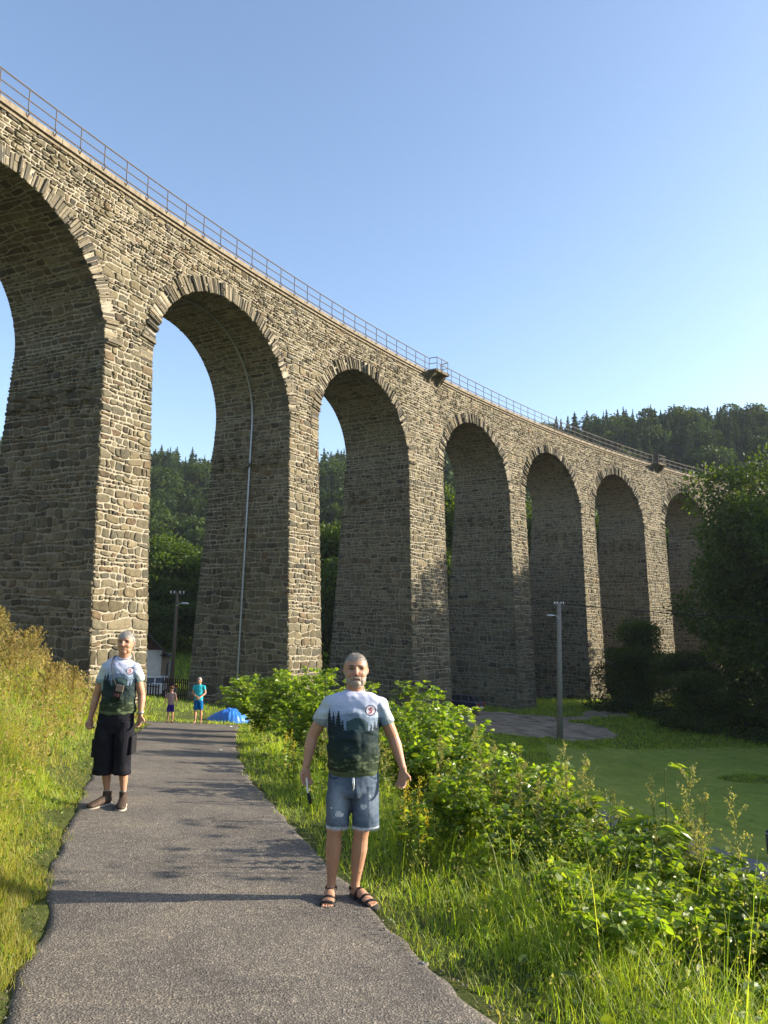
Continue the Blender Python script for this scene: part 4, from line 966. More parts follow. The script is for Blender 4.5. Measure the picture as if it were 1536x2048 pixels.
bigtree('bush', 27.2, 71.0, -2.2, 4.0, 'dark bush left of the huge tree at the lawn edge', 'bushes between the pier feet and the huge tree', 'bush', 'bush')
bigtree('bush', 31.0, 60.6, -4.6, 3.6, 'low dark bush under the huge tree beside the lawn', 'bushes between the pier feet and the huge tree', 'bush', 'bush')
bigtree('bush', 26.2, 64.4, -3.6, 3.6, 'low dark bush at the back of the lawn', 'bushes between the pier feet and the huge tree', 'bush', 'bush')
bigtree('bush', 36.4, 56.6, -2.6, 4.0, 'dark bush at the right border behind the lawn', 'bushes between the pier feet and the huge tree', 'bush', 'bush')
# shade trees standing right of the frame, beyond the lawn
for i, (x, y, t, r) in enumerate([(45, 30.5, 5.5, 6.5), (47, 38, 9, 7), (46, 46, 11.5, 7), (49, 53, 12.5, 7), (56, 44, 14, 7.5), (54, 33, 9, 7), (52, 62, 14, 7.5), (57, 75, 21, 8), (48, 80, 18, 6.5), (60, 66, 17, 8), (41, 49, 6, 5.5), (42, 40, 5, 5.5)]):
    bigtree('mid' if i % 2 else 'mid2', x, y, t, r, 'tree of the row right of the lawn', 'trees in the row right of the lawn')
rt = np.random.default_rng(4)
MT = [(-8, 80, 5), (-2.5, 78, 7), (3, 82, 9), (-26, 86, 1.5), (-31, 88, 3), (-21, 90, 2), (-16, 92, 6), (-35, 92, 12), (-27, 96, 9.5), (-20, 99, 8), (-30.5, 105, 11), (-23, 108, 10), (-15, 102, 11), (-9.5, 96, 12.5), (-5.4, 92, 11.5), (-1, 97, 14), (4.5, 96, 13), (7.8, 98, 18), (11.5, 102, 17), (-38, 104, 14), (16, 106, 15), (19.8, 104, 17), (24, 110, 17), (28, 112, 17), (32, 118, 18), (38, 120, 16), (-44, 96, 14), (-12, 112, 12), (-3, 108, 15), (-33, 114, 10), (-26, 118, 9), (44, 126, 17), (51, 128, 18), (58, 132, 18)]
for i, (x, y, t) in enumerate(MT):
    side = 'seen through the second arch' if x < -14 else 'seen between the tall piers' if x < 12 else 'glimpsed behind the far piers'
    rk = sorted([q[0] / q[1] for q in MT if (q[0] < -14) == (x < -14) and (q[0] < 12) == (x < 12)]).index(x / y); ordn = ['leftmost', 'second', 'third', 'fourth', 'fifth', 'sixth', 'seventh', 'eighth', 'ninth', 'tenth', 'eleventh', 'twelfth', 'thirteenth', 'fourteenth', 'fifteenth', 'sixteenth'][rk]
    bigtree('mid' if i % 2 else 'mid2', x, y, t, rt.uniform(4.6, 6.4), ('tall ' if t > 13 else 'low ' if t < 6 else '') + 'dark tree behind the viaduct ' + side + ', ' + ordn + (' from the left' if rk else ' one'), 'dark trees behind the viaduct ' + side)
# small tuft growing out of the masonry
tw = shrub('wall_plant', 8, 60, .9, .8, 7, 120, .14, M_bright, np.random.default_rng(5), BR, 'small leafy tuft growing out of the stone near the third pier edge', 'plant', compound=False)
_q = front(pier_rng(2, 4.6)[1], 4.6); tw.location = tuple(_q)

# ------------------------------------------------------------------ built things near the viaduct
M_wood = simple('weathered_pole_wood', (.11, .09, .07), .9, .1, var=.3, scale=12)
M_conc = simple('pole_concrete', (.24, .22, .19), .9, .1, var=.2, scale=6)
M_glass = simple('dark_glass', (.02, .024, .03), .08, .6, 0, .1, 2, 0)
M_porc = simple('white_porcelain', (.7, .7, .68), .3, .5, 0, .05)
M_lamp = simple('lamp_head', (.55, .57, .6), .4, .5, .3, .1)
M_white = simple('white_plaster', (.62, .60, .56), .9, .2, 0, .08, 2)
M_brown = simple('dark_brown_boards', (.06, .03, .022), .8, .2, 0, .3, 6)
M_roof = simple('dark_roof', (.045, .043, .045), .7, .3, 0, .2, 5)
M_black = simple('black_rubber', (.015, .015, .016), .8, .3, 0, .2, 30)
def carpaint(name, c):
    m, n, o = newmat(name); b = bsdf(n, o, c, .3, None, spec=.6); b.inputs['Coat Weight'].default_value = .8; b.inputs['Coat Roughness'].default_value = .05; return m
M_navy = carpaint('navy_paint', (.018, .018, .045)); M_carwhite = carpaint('white_paint', (.62, .63, .66)); M_red = simple('red_lamp', (.4, .02, .02), .2, .5)
def pole(name, x, y, top, r0, r1, mat, label, lampside, wood):
    z = Hs(x, y); o = empty(name, (x, y, z), 0, label, 'utility pole'); h = top - z
    mb = MB(); mb.tube([(0, 0, -.3), (0, 0, h * .5), (0, 0, h)], [r0, (r0 + r1) / 2, r1], 14); mb.build('post', mat, o, True)
    cw = 1.05 if wood else .7; mb = MB(); mb.box((0, -.05, h - .22), (cw, .05, .06)); mb.build('crossarm', M_rust, o)
    for px in (-cw * .46, -cw * .2, cw * .2, cw * .46):
        mb = MB(); mb.tube([(px, -.05, h - .17), (px, -.05, h - .08), (px, -.05, h + .04)], [.03, .06, .035], 8); mb.build('insulator', M_porc, o, True)
    s = lampside; zl = h - (.95 if wood else 1.05)
    mb = MB(); mb.tube([(0, -r1, zl - .15), (s * .25, -.15, zl + .05), (s * .5, -.3, zl + .1)], .025, 6); lo = mb.build('lamp_arm', M_lamp, o)
    mb = MB(); mb.ellipsoid((s * .72, -.4, zl + .06), (.30, .12, .075), 12, 8, M=None); mb.build('lamp_head', M_lamp, lo, True)
    return o
pole('utility_pole', -15.45, 58, 1.72, .15, .10, M_wood, 'wooden pole with street lamp seen between the first two piers beside the house', 1, True)
_o = bpy.data.objects[-1] if False else None
mbp = MB(); zz = Hs(-15.45, 58); mbp.tube([(-.28, .05, -.3), (-.2, .02, 2.9)], .09, 8); bp = mbp.build('stub_post', M_conc, bpy.data.objects['utility_pole'], True)
pole('concrete_pole', 13.14, 57, 1.56, .235, .15, M_conc, 'round concrete pole with small street lamp standing before the piers on the right', -1, False)
def wire(a, b, sag, label, rad=.012):
    t = np.linspace(0, 1, 24)[:, None]; P = np.array(a) * (1 - t) + np.array(b) * t; P[:, 2] -= sag * 4 * (t[:, 0] * (1 - t[:, 0]))
    mb = MB(); mb.tube(P, rad, 5, b0=(0, 0, 1)); tag(mb.build('overhead_wire', M_black), label, 'wire', 'overhead wires')
for i, px in enumerate((-.32, .14)):
    wire((13.14 + px, 57, 1.5), (-15.45 + px, 57.95, 1.68), .5, 'thin wire strung leftwards from the concrete pole across the piers, ' + ('upper one' if i == 0 else 'lower one'))
    wire((13.14 + px, 57, 1.5), (52 + px, 42, 1.2), .9, 'thin wire running from the concrete pole to the right border, ' + ('nearer one' if i == 0 else 'farther one'), .018)
# house behind the first pier
hx0, hx1, hy0, hy1 = -26.4, -18.45, 62, 71; hz = Hs(-21, 64); ze = -2.85
ho = empty('house', (-22.75, 64.9, hz), R(20), 'white walled house with dark brown gable half hidden behind the first pier', 'house')
ox, oy, oz = ho.location
mb = MB(); mb.box((0, 0, (ze - oz) / 2 - .2), (hx1 - hx0, hy1 - hy0, ze - oz + .4)); mb.build('wall', M_white, ho)
g0, gz = (hx1 - hx0) / 2, ze - oz; ap = 4.0
mb = MB(); mb.add([(-g0 - .02, -4.53, gz), (g0 + .02, -4.53, gz), (0, -4.53, gz + ap - .1), (-g0 - .02, 4.53, gz), (g0 + .02, 4.53, gz), (0, 4.53, gz + ap - .1)], [(0, 1, 2, 2), (3, 5, 4, 4), (0, 3, 4, 1)]); mb.build('gable', M_brown, ho)
for s in (-1, 1):
    mb = MB(); e = 1.16; mb.add([(0, -5.1, gz + ap), (s * g0 * e, -5.1, gz - ap * .16), (s * g0 * e, 5.1, gz - ap * .16), (0, 5.1, gz + ap), (0, -5.1, gz + ap + .22), (s * g0 * e, -5.1, gz - ap * .16 + .2), (s * g0 * e, 5.1, gz - ap * .16 + .2), (0, 5.1, gz + ap + .22)], [(0, 1, 2, 3), (4, 7, 6, 5), (0, 4, 5, 1), (1, 5, 6, 2), (2, 6, 7, 3)]); mb.build('roof', M_roof, ho)
mb = MB(); mb.box((-1.2, -4.52, gz - 1.6), (1.1, .06, 1.3)); w_ = mb.build('window', M_brown, ho); mb = MB(); mb.box((-1.2, -4.57, gz - 1.6), (.9, .03, 1.1)); mb.build('pane', M_glass, w_)
mb = MB(); mb.box((g0 + .35, -3.2, (gz - .45) / 2 - .1), (.7, 2.2, gz - .5)); mb.build('annexe', simple('beige_plaster', (.25, .2, .15)), ho); mb = MB(); mb.box((g0 + .45, -3.2, gz - .42), (1.2, 2.6, .1)); mb.build('annexe_roof', M_roof, ho)
mb = MB(); mb.tube([(g0 + 1.0, -4.5, gz - .45), (g0 + .95, -4.5, gz - .8), (g0 + .5, -4.45, gz - 1.1), (g0 + .45, -4.45, -.1)], .05, 6); mb.build('downpipe', M_black, ho)
# fence of dark palings
fo = empty('picket_fence', (-14.5, 52, Hs(-14.5, 52)), 0, 'dark wooden paling fence in front of the house and the wooden pole', 'fence'); fx, fy, fz = fo.location
for (xa, ya, xb, yb, hh, st) in ((-17.6, 50.5, -14.3, 50.5, .95, .17), (-14.3, 51.5, -11.2, 52.5, 1.45, .13)):
    mb = MB(); n_ = int(math.hypot(xb - xa, yb - ya) / st)
    for i in range(n_ + 1):
        t = i / n_; x = xa + (xb - xa) * t; y = ya + (yb - ya) * t; z = Hs(x, y); mb.box((x - fx, y - fy, z - fz + hh / 2), (.09, .025, hh + rng.uniform(-.04, .04)))
    mb.build('palings', M_brown, fo)
    for q in (.25, .8):
        mb = MB(); mb.tube([(xa - fx, ya - fy + .04, Hs(xa, ya) - fz + hh * q), (xb - fx, yb - fy + .04, Hs(xb, yb) - fz + hh * q)], .035, 5); mb.build('rail', M_brown, fo)
# cars
def car(x, y, rz, paint, label, name='parked_car'):
    z = Hs(x, y) + .06; o = empty(name, (x, y, z), rz, label, 'car')
    # body outline (side view) lofted over the width; front towards -X
    lo = [(-2.0, .30), (-2.03, .55), (-1.95, .74), (-1.1, .92), (-.55, 1.0), (.2, 1.0), (1.2, 1.0), (1.72, .98), (1.93, .80), (1.98, .55), (1.93, .28)]
    mb = MB(); V = []; ws = [(-.84, .95), (-.88, 1), (-.6, 1.02), (0, 1.03), (.6, 1.02), (.88, 1), (.84, .95)]
    ws = [(-.86, 0), (-.80, .05), (.80, .05), (.86, 0)]
    n_ = len(lo)
    for yy, up in ws:
        for (a, b) in lo: V.append((a * (1 if abs(yy) < .85 else .985), yy, b + (up if .5 < b else 0) * (1 if b > .7 else .3)))
    F = [(i * n_ + j, i * n_ + j + 1, (i + 1) * n_ + j + 1, (i + 1) * n_ + j) for i in range(3) for j in range(n_ - 1)]
    def side(b, rev):
        fs = [(b + j, b + j + 1, b + n_ - 2 - j, b + n_ - 1 - j) for j in range(n_ // 2 - 0) if j + 1 < n_ - 2 - j]; fs.append((b + 4, b + 5, b + 6, b + 6)); return [f[::-1] for f in fs] if rev else fs
    F += side(0, False) + side(3 * n_, True) + [(0, n_, n_ + n_ - 1, n_ - 1), (n_, 2 * n_, 3 * n_ - 1, 2 * n_ - 1), (2 * n_, 3 * n_, 4 * n_ - 1, 3 * n_ - 1)]
    mb.add(V, F); b = mb.build('body', paint, o)
    md = b.modifiers.new('b', 'BEVEL'); md.width = .05; md.segments = 3; md.limit_method = 'ANGLE'
    mb = MB(); V = [(-1.05, -.78, .98), (1.75, -.78, .98), (1.75, .78, .98), (-1.05, .78, .98), (-.35, -.60, 1.46), (1.35, -.60, 1.46), (1.35, .60, 1.46), (-.35, .60, 1.46)]
    mb.add(V, [(0, 1, 5, 4), (1, 2, 6, 5), (2, 3, 7, 6), (3, 0, 4, 7)]); mb.build('windows', M_glass, o)
    mb = MB(); mb.box((.5, 0, 1.48), (1.78, 1.26, .07)); rf = mb.build('roof', paint, o); md = rf.modifiers.new('b', 'BEVEL'); md.width = .03; md.segments = 2
    mb = MB()
    for s in (-1, 1):
        for (a, b2) in (((-1.07, s * .79, .97), (-.36, s * .61, 1.47)), ((.35, s * .79, .98), (.38, s * .615, 1.47)), ((1.15, s * .79, .98), (1.05, s * .615, 1.47)), ((1.77, s * .78, .98), (1.36, s * .61, 1.47))): mb.tube([a, b2], .035, 5)
    mb.build('pillars', paint, o)
    for xx in (-1.25, 1.25):
        for s in (-1, 1):
            mb = MB(); mb.tube([(xx, s * .70, .31), (xx, s * .885, .31)], .32, 20, b0=(1, 0, 0)); wo = mb.build('wheel', M_black, o)
            mb = MB(); mb.tube([(xx, s * .80, .31), (xx, s * .90, .31)], .19, 12, b0=(1, 0, 0)); mb.build('rim', M_lamp, wo)
    for s in (-1, 1):
        mb = MB(); mb.box((1.93, s * .70, .80), (.10, .22, .26)); mb.build('tail_light', M_red, o); mb = MB(); mb.box((-1.97, s * .62, .68), (.10, .34, .15)); mb.build('headlight', M_porc, o)
    mb = MB(); mb.box((1.995, 0, .60), (.03, .52, .12)); mb.build('number_plate', M_porc, o)
    return o
car(6.9, 67.2, R(-28), M_navy, 'dark navy hatchback parked between the third and fourth piers')
car(-17.6, 59.5, R(20), M_carwhite, 'white car half hidden behind the first pier in front of the house')
car(13.75, 79.0, R(3), M_carwhite, 'white car almost hidden behind the foot of the fourth pier')
# blue tarpaulin over a heap
def tarp():
    n1, n2 = 60, 44; u = np.linspace(-1, 1, n1)[:, None] + np.zeros((1, n2)); v = np.linspace(-1, 1, n2)[None, :] + np.zeros((n1, 1))
    X_ = u * 1.05; Y_ = v * .9; r = np.sqrt((u / .98) ** 2 + v ** 2)
    Z_ = .78 * np.clip(1 - r ** 3, 0, 1) ** .6 * (1 - .25 * (u + .2) ** 2) + .08 * (vn(u * 5 + 2, v * 4) - .5) + .05 * (vn(u * 16, v * 9 + 5) - .5) * (1 - np.clip(r, 0, 1)) * 2 + .02
    X_ = X_ - .5 * np.clip(-u - .6, 0, 1) * 2.2; a = -np.abs(((np.arctan2(v, u) * 7) % 2) - 1) * .07 * np.clip(r, 0, 1); Z_ = np.maximum(Z_ + a, .02 + .02 * vn(u * 9, v * 9))
    mb = MB(); mb.add(np.stack([X_, Y_, Z_], -1).reshape(-1, 3), gridF(n1, n2)[:, ::-1]); o = mb.build('tarpaulin', simple('blue_tarp', (.03, .17, .55), .45, .5, 0, .12, 4, .1), smooth=True)
    md = o.modifiers.new('s', 'SOLIDIFY'); md.thickness = .012
    o.scale = (.78, .8, .72); o.location = (-6.75, 35.8, Hs(-6.9, 35.8) + .0); tag(o, 'crumpled bright blue tarpaulin over a heap beside the path end', 'tarpaulin')
tarp()
# litter bin on a post beside the lawn path
bz = Hs(15.3, 31.0); bo = empty('litter_bin', (15.3, 31.0, bz), 0, 'black litter bin on a post beside the lawn at the right border', 'litter bin')
mb = MB(); mb.tube([(.20, .1, -.2), (.20, .1, 1.25)], .045, 8); mb.build('post', M_dark, bo)
mb = MB(); mb.tube([(0, 0, .25), (0, 0, .3), (0, 0, 1.0)], [.16, .17, .20], 18); mb.build('bin_body', M_dark, bo, True)
mb = MB(); mb.tube([(0, 0, 1.0), (0, 0, 1.05)], .215, 18); mb.build('rim', simple('grey_rim', (.3, .3, .3)), bo)
mb = MB(); mb.tube([(0, 0, 1.05), (0, 0, 1.10), (0, 0, 1.14)], [.20, .19, .1], 18); mb.build('lid', M_dark, bo, True)
# bits on the road
for i, (x, y, s, m_, lb, nm) in enumerate([(-4.45, 15.0, .028, M_porc, 'pale crumpled scrap lying on the right side of the path, farther one', 'paper_scrap'), (-5.45, 29.2, .05, M_porc, 'pale scrap at the far right end of the asphalt', 'paper_scrap'), (.28, 4.55, .025, M_conc, 'small pale stone on the dirt edge in the right foreground', 'stone')]):
    x = float(np.interp(y, RY, RX)) - .35 if i < 2 else x
    mb = MB(); mb.ellipsoid((0, 0, s * .4), (s, s * .8, s * .5), 9, 6, fn=lambda D, V: V * (1 + .3 * np.sin(D[:, :1] * 9 + D[:, 1:2] * 7))); o = mb.build(nm, m_); o.location = (x, y, Hs(x, y)); tag(o, lb, nm.replace('_', ' '))

# ------------------------------------------------------------------ people
def vcmat(name, rough=.6, spec=.3, bscale=60, bstr=.25, sss=0.0, var=.12, bdist=.004):
    m, n, o = newmat(name); a = N(n, 'ShaderNodeVertexColor', layer_name='Col'); co = objcoord(n); f = noise(n, bscale, 5, .65, co)
    c = mixc(n, 1, a.outputs[0], ramp(n, f, [(.3, (1 - var,) * 3), (.7, (1 + var,) * 3)]), 'MULTIPLY'); b = bsdf(n, o, c, rough, f, bstr, bdist, spec)
    if sss: b.inputs['Subsurface Weight'].default_value = sss; b.inputs['Subsurface Radius'].default_value = (.012, .005, .003); b.inputs['Subsurface Scale'].default_value = 1
    return m
M_skin = vcmat('skin', .5, .4, 90, .2, .12, .06); M_cloth = vcmat('printed_jersey', .75, .2, 14, .35, 0, .06, .012); M_denim = vcmat('denim', .9, .1, 160, .5, 0, .22); M_plaincl = vcmat('plain_cloth', .9, .05, 14, .3, 0, .1, .01)
M_hairs = vcmat('hair', .6, .3, 200, .6, 0, .25)
M_leath = simple('brown_boot_leather', (.06, .038, .026), .7, .3, 0, .35, 30); M_sole = simple('pale_sole', (.35, .31, .25), .8, .2); M_strap = simple('black_webbing', (.014, .014, .016), .7, .3); M_sandal = simple('grey_sandal', (.055, .05, .048), .75, .3, 0, .3, 40); M_pouch = simple('phone_case', (.20, .14, .115), .4, .5)
def remesh(mb, name, vox, smooth_it=3, fac=.5):
    me = mb.mesh('tmp'); ob = bpy.data.objects.new('tmp', me); COL.objects.link(ob)
    r = ob.modifiers.new('r', 'REMESH'); r.mode = 'VOXEL'; r.voxel_size = vox; r.use_smooth_shade = True
    s = ob.modifiers.new('s', 'SMOOTH'); s.factor = fac; s.iterations = smooth_it
    dg = bpy.context.evaluated_depsgraph_get(); m2 = bpy.data.meshes.new_from_object(ob.evaluated_get(dg)); bpy.data.objects.remove(ob); m2.name = name
    m2.polygons.foreach_set('use_smooth', np.ones(len(m2.polygons), bool)); return m2
def paint(me, C):
    a = me.color_attributes.new('Col', 'FLOAT_COLOR', 'POINT'); a.data.foreach_set('color', np.hstack([np.clip(C, 0, 1), np.ones((len(C), 1))]).astype(np.float32).ravel())
def setv(me, V): me.vertices.foreach_set('co', V.astype(np.float32).ravel()); me.update()
def normals(me):
    n_ = np.empty(len(me.vertices) * 3); me.vertices.foreach_get('normal', n_); return n_.reshape(-1, 3)
def lerp(a, b, t): return np.asarray(a, float) * (1 - t) + np.asarray(b, float) * t
def limb(mb, A, B, prof, seg=14, bow=(0, 0, 0)):
    """prof: list of (t, ra, rb)"""
    A, B = np.array(A, float), np.array(B, float); mb.tube([lerp(A, B, t) + np.array(bow) * 4 * t * (1 - t) for t, *_ in prof], [(a, b) for _, a, b in prof], seg)
def hand(mb, W, d, w, s=1.0, curl=.5, thumb=.6):
    """W wrist, d finger direction, w direction towards the thumb side"""
    d = unit(np.array(d, float)); w = np.array(w, float); w = unit(w - d * np.dot(w, d)); nn = np.cross(w, d)   # palm normal side
    K = W + d * .088 * s
    mb.tube([W - d * .02, W + d * .02 * s, W + d * .055 * s, K], [(.024 * s, .020 * s), (.031 * s, .019 * s), (.041 * s, .017 * s), (.040 * s, .014 * s)], 14, b0=tuple(nn))
    for i, (off, L) in enumerate(((.031, .072), (.0105, .080), (-.0105, .075), (-.031, .060))):
        P = [K + w * off * s - d * .012]; dd = d + w * off * 2.2; ang = 0
        for j, f in enumerate((.45, .32, .23)):
            ang += curl * (.55 + .35 * j) * (1 + .12 * i); q = unit(dd * math.cos(ang) + nn * math.sin(ang)); P.append(P[-1] + q * L * f * s)
        mb.tube(P, [.0100 * s, .0092 * s, .0085 * s, .0070 * s], 8)
    T = W + d * .028 * s + w * .026 * s; q1 = unit(d * .65 + w * thumb + nn * .35); q2 = unit(d * .95 + w * .1 + nn * .35)
    mb.tube([T - q1 * .01, T + q1 * .036 * s, T + q1 * .036 * s + q2 * .028 * s], [.0135 * s, .0115 * s, .0085 * s], 8)
def head(mb, c, s=1.0, yaw=0.0, tilt=0.0):
    c = np.array(c, float); cy, sy = math.cos(yaw), math.sin(yaw); M = np.array([[cy, -sy, 0], [sy, cy, 0], [0, 0, 1]]) @ np.array([[math.cos(tilt), 0, math.sin(tilt)], [0, 1, 0], [-math.sin(tilt), 0, math.cos(tilt)]]) * s
    T = lambda p: tuple(c + M @ np.array(p))
    def fn(D, V):
        V = np.sign(D) * np.abs(D) ** .90 * np.array([.0815, .097, .119]); V[:, 0] *= 1 + .05 * np.clip(D[:, 2], 0, 1); lo = np.clip(-D[:, 2], 0, 1); V[:, 0] *= 1 - .27 * lo ** 1.5; V[:, 1] = np.where(D[:, 1] > 0, V[:, 1] * (1 - .35 * lo), V[:, 1] * .97)
        f = (D[:, 1] < 0)
        for sx in (-1, 1):
            g_ = np.exp(-((V[:, 0] - sx * .031) / .017) ** 2 - ((V[:, 2] - .012) / .013) ** 2) * f; V[:, 1] += g_ * .016
            g_ = np.exp(-((V[:, 0] - sx * .030) / .024) ** 2 - ((V[:, 2] - .036) / .009) ** 2) * f; V[:, 1] -= g_ * .007
        return V
    mb.ellipsoid(c, (.076, .097, .120), 56, 40, fn=fn, M=M)
    mb.tube([T((0, -.086, .026)), T((0, -.100, .002)), T((0, -.114, -.022)), T((0, -.100, -.034))], [(.009 * s, .010 * s), (.010 * s, .012 * s), (.0165 * s, .012 * s), (.012 * s, .006 * s)], 12)
    mb.ellipsoid(T((0, -.056, -.090)), (.036 * s, .034 * s, .030 * s), 16, 12); mb.ellipsoid(T((0, -.066, -.058)), (.036 * s, .026 * s, .026 * s), 16, 12)
    for sx in (-1, 1):
        mb.ellipsoid(T((sx * .036, -.056, -.026)), (.030 * s, .030 * s, .030 * s), 14, 10); mb.ellipsoid(T((sx * .034, -.030, -.074)), (.032 * s, .042 * s, .034 * s), 14, 10)
        mb.ellipsoid(T((sx * .080, .010, -.006)), (.008 * s, .017 * s, .029 * s), 12, 8, M=np.array([[1, sx * .5, 0], [0, 1, 0], [0, 0, 1]]))
    return M
def headlocal(V, c, M): return (V - np.array(c)) @ np.linalg.inv(M).T
def skincolors(V, hc, hM, beard=0.0, tan=(.42, .22, .135)):
    C = np.tile(np.array(tan, float), (len(V), 1)); C *= (1 + .10 * (vn(V[:, 0] * 30 + 7, V[:, 2] * 30)[:, None] - .5))
    L = headlocal(V, hc, hM); x, y, z = L.T; fr = y < -.02; hd = (np.abs(x) < .12) & (np.abs(z) < .16) & (np.abs(y) < .14)
    def blend(m, col): C[:] = np.where((m > 0)[:, None], C * (1 - m[:, None]) + np.array(col) * m[:, None], C)
    ell = lambda cx, cz, rx, rz, p=4: np.clip(1.4 - 1.4 * (((x - cx) / rx) ** 2 + ((z - cz) / rz) ** 2) ** (p / 2), 0, 1) * fr * hd
    blend(ell(0, -.015, .02, .03) * .35, (.55, .22, .16))
    for sx in (-1, 1):
        blend(ell(sx * .045, -.02, .022, .02) * .3, (.55, .24, .17)); blend(ell(sx * .031, .012, .023, .013) * .8, (.13, .065, .045)); blend(ell(sx * .031, .0125, .0145, .0045), (.03, .022, .02)); blend(ell(sx * .032, .034, .025, .0065), (.10, .075, .06))  # red cheeks, eyes and brows; eye socket shade painted into the skin colour
        blend(ell(sx * .009, -.034, .006, .004) * .8, (.12, .05, .04))  # shadow under the nose painted as two dark spots
    if beard > 0:
        sc_m = hd * ((np.abs(x) < .079) | (z > .02)) * smooth(-.006, .012, z - np.where(y < -.03, .066 - .25 * np.maximum(0, np.abs(x) - .035), np.where(y < 0, -y * .9 + .004, -.04 - .3 * y))); blend(sc_m * (.65 + .35 * vn(x * 300, z * 300 + y * 200)), (.33, .305, .265))
        hd = hd & (z > -.128 + .35 * np.maximum(0, y + .06))
        zone = hd * (y < .015) * smooth(-.040, -.060, z + .25 * np.maximum(0, np.abs(x) - .045) * -1 - .012 * (np.abs(x) < .03)) 
        side_ = hd * (np.abs(x) > .062) * (np.abs(x) < .079) * (y < .0) * (z < .0)
        m = np.clip(np.maximum(zone, side_), 0, 1) * beard * (.45 + .6 * vn(x * 260, z * 260)); blend(np.clip(m, 0, 1), (.29, .255, .215))
    blend(ell(0, -.061, .024, .0045) * .9, (.22, .08, .065)); blend(ell(0, -.068, .020, .005) * .6, (.42, .19, .15))
    return C
def hair(c, hM, root, rg, col, line=.062, vol=1.06, drop=-.03):
    shell = vol > 1.01; mb = MB(); c = np.array(c)
    mb.ellipsoid((0, 0, 0), (.082 * vol, .098 * vol, .118 * vol), 60, 44, fn=lambda D, V: V * (1 + .025 * (vn(D[:, 0] * 9 + 5, D[:, 2] * 9 + D[:, 1] * 5) - .5))[:, None] + np.array([0, .002, .003]))
    V = mb.v[0]; keep = lambda p: p[:, 2] > np.where(p[:, 1] < -.03, line - .10 * np.maximum(0, np.abs(p[:, 0]) - .040), np.where(p[:, 1] < .0, .0 + (-p[:, 1]) * .9, drop - .3 * np.maximum(p[:, 1], 0)))
    F = mb.f[0]; ce = V[F].mean(1); F = F[keep(ce)]; m2 = MB()
    if shell: m2.add(V @ hM.T + c, F, 0)
    else: vol = 1.0
    D = unit(rg.normal(0, 1, (5200 if shell else 9000, 3))); P = np.sign(D) * np.abs(D) ** .92 * np.array([.083 * vol, .098 * vol, .119 * vol]); P = P[keep(P)]; Dn = unit(P * np.array([1, .8, .7])); q = unit(Dn * (1 if shell else .45) + rg.normal(0, .5, P.shape) + np.array([0, -.1, .1])) ; w_ = unit(np.cross(q, rg.normal(0, 1, P.shape))); L = rg.uniform(.006, .014, (len(P), 1)) * (1 if shell else .8)
    Vs = np.stack([P - w_ * .0012, P + w_ * .0012, P + q * L], 1).reshape(-1, 3) @ hM.T + c; Fs = np.arange(len(P) * 3).reshape(-1, 3); m2.add(Vs, np.hstack([Fs, Fs[:, 2:]]), 0)
    me = m2.mesh('hair', True); Vv = rawmesh(me); paint(me, np.array(col)[None] * (.7 + .6 * vn(Vv[:, 0] * 150, Vv[:, 2] * 150 + Vv[:, 1] * 90))[:, None]); return link('hair', me, root, M_hairs)
def tilt3(p): return np.array([p[0] - .024 * p[2], p[1], p[2]])
def tri_wave(x): return np.abs((x % 1) - .5) * 2
def shirtprint(V, cx, hem, chest, emb, flip=1, sleeve_x=.17):
    x = (V[:, 0] - cx) ; z = V[:, 2]; y = V[:, 1]; frnt = y < .02
    base = np.array([.50, .52, .66]) + 0 * V; tone = smooth(chest + .02, chest + .16, z)[:, None]; base = base * tone + np.array([.30, .36, .46]) * (1 - tone)
    mount = chest + .005 + .045 * np.exp(-((x + .0) / .11) ** 2) + .012 * (vn(x * 40, 0 * x) - .5); C = np.where((z < mount)[:, None], np.array([.145, .20, .28]) + .05 * vn(x * 15, z * 30)[:, None], base)
    # conifer silhouettes
    sky_ = chest - .075 + .02 * (vn(x * 30 + 3, 0 * x) - .5)
    for (tx, th, tw) in ((-.165, .075, .032), (-.135, .05, .03), (-.10, .068, .036), (-.07, .01, .03), (.15, .0, .03), (.175, .03, .03), (.125, -.02, .03), (.19, .01, .025)):
        top = chest + th; f = (top - z) / .15; wd = tw * np.clip(f, 0, 1) * (.55 + .6 * tri_wave(z * 55 + tx * 9)); C = np.where(((np.abs(x - tx) < wd) & (z < top))[:, None], np.array([.012, .022, .03]), C)
    md = chest - .02 + .018 * (vn(x * 45, 0 * x + 8) - .5); md = np.where(np.abs(x - .03) < .075, md + .028 * np.cos((x - .03) / .075 * 1.57), -9); C = np.where((z < md)[:, None], np.array([.035, .065, .07]), C)
    low = z < sky_; g_ = vn(x * 22, z * 55 + 4) * .6 + vn(x * 70, z * 150) * .4; dn = smooth(chest - .10, hem + .02, z)[:, None]
    dark = np.array([.010, .022, .026]) * (1 - dn) + np.array([.018, .030, .012]) * dn; lt = np.array([.05, .075, .06]) * (1 - dn) + np.array([.13, .16, .08]) * dn
    C = np.where(low[:, None], dark + (lt - dark) * smooth(.58, .8, g_)[:, None] * (.3 + .9 * dn), C)
    C = np.where((z < hem + .03)[:, None], np.array([.06, .085, .035]) + .04 * g_[:, None], C)
    rr = np.hypot(x - emb[0], z - emb[1]) ; C = np.where(((rr < .036) & frnt)[:, None], np.array([.52, .50, .60]), C); C = np.where(((np.abs(rr - .034) < .0042) & frnt)[:, None], np.array([.05, .04, .06]), C)
    a = (x - emb[0]); b = (z - emb[1]); mk = (np.abs(a + .008 * np.sin(b * 200)) < .007 + .006 * tri_wave(b * 60)) & (np.abs(b) < .022); C = np.where((mk & frnt)[:, None], np.array([.33, .10, .09]), C)
    return C
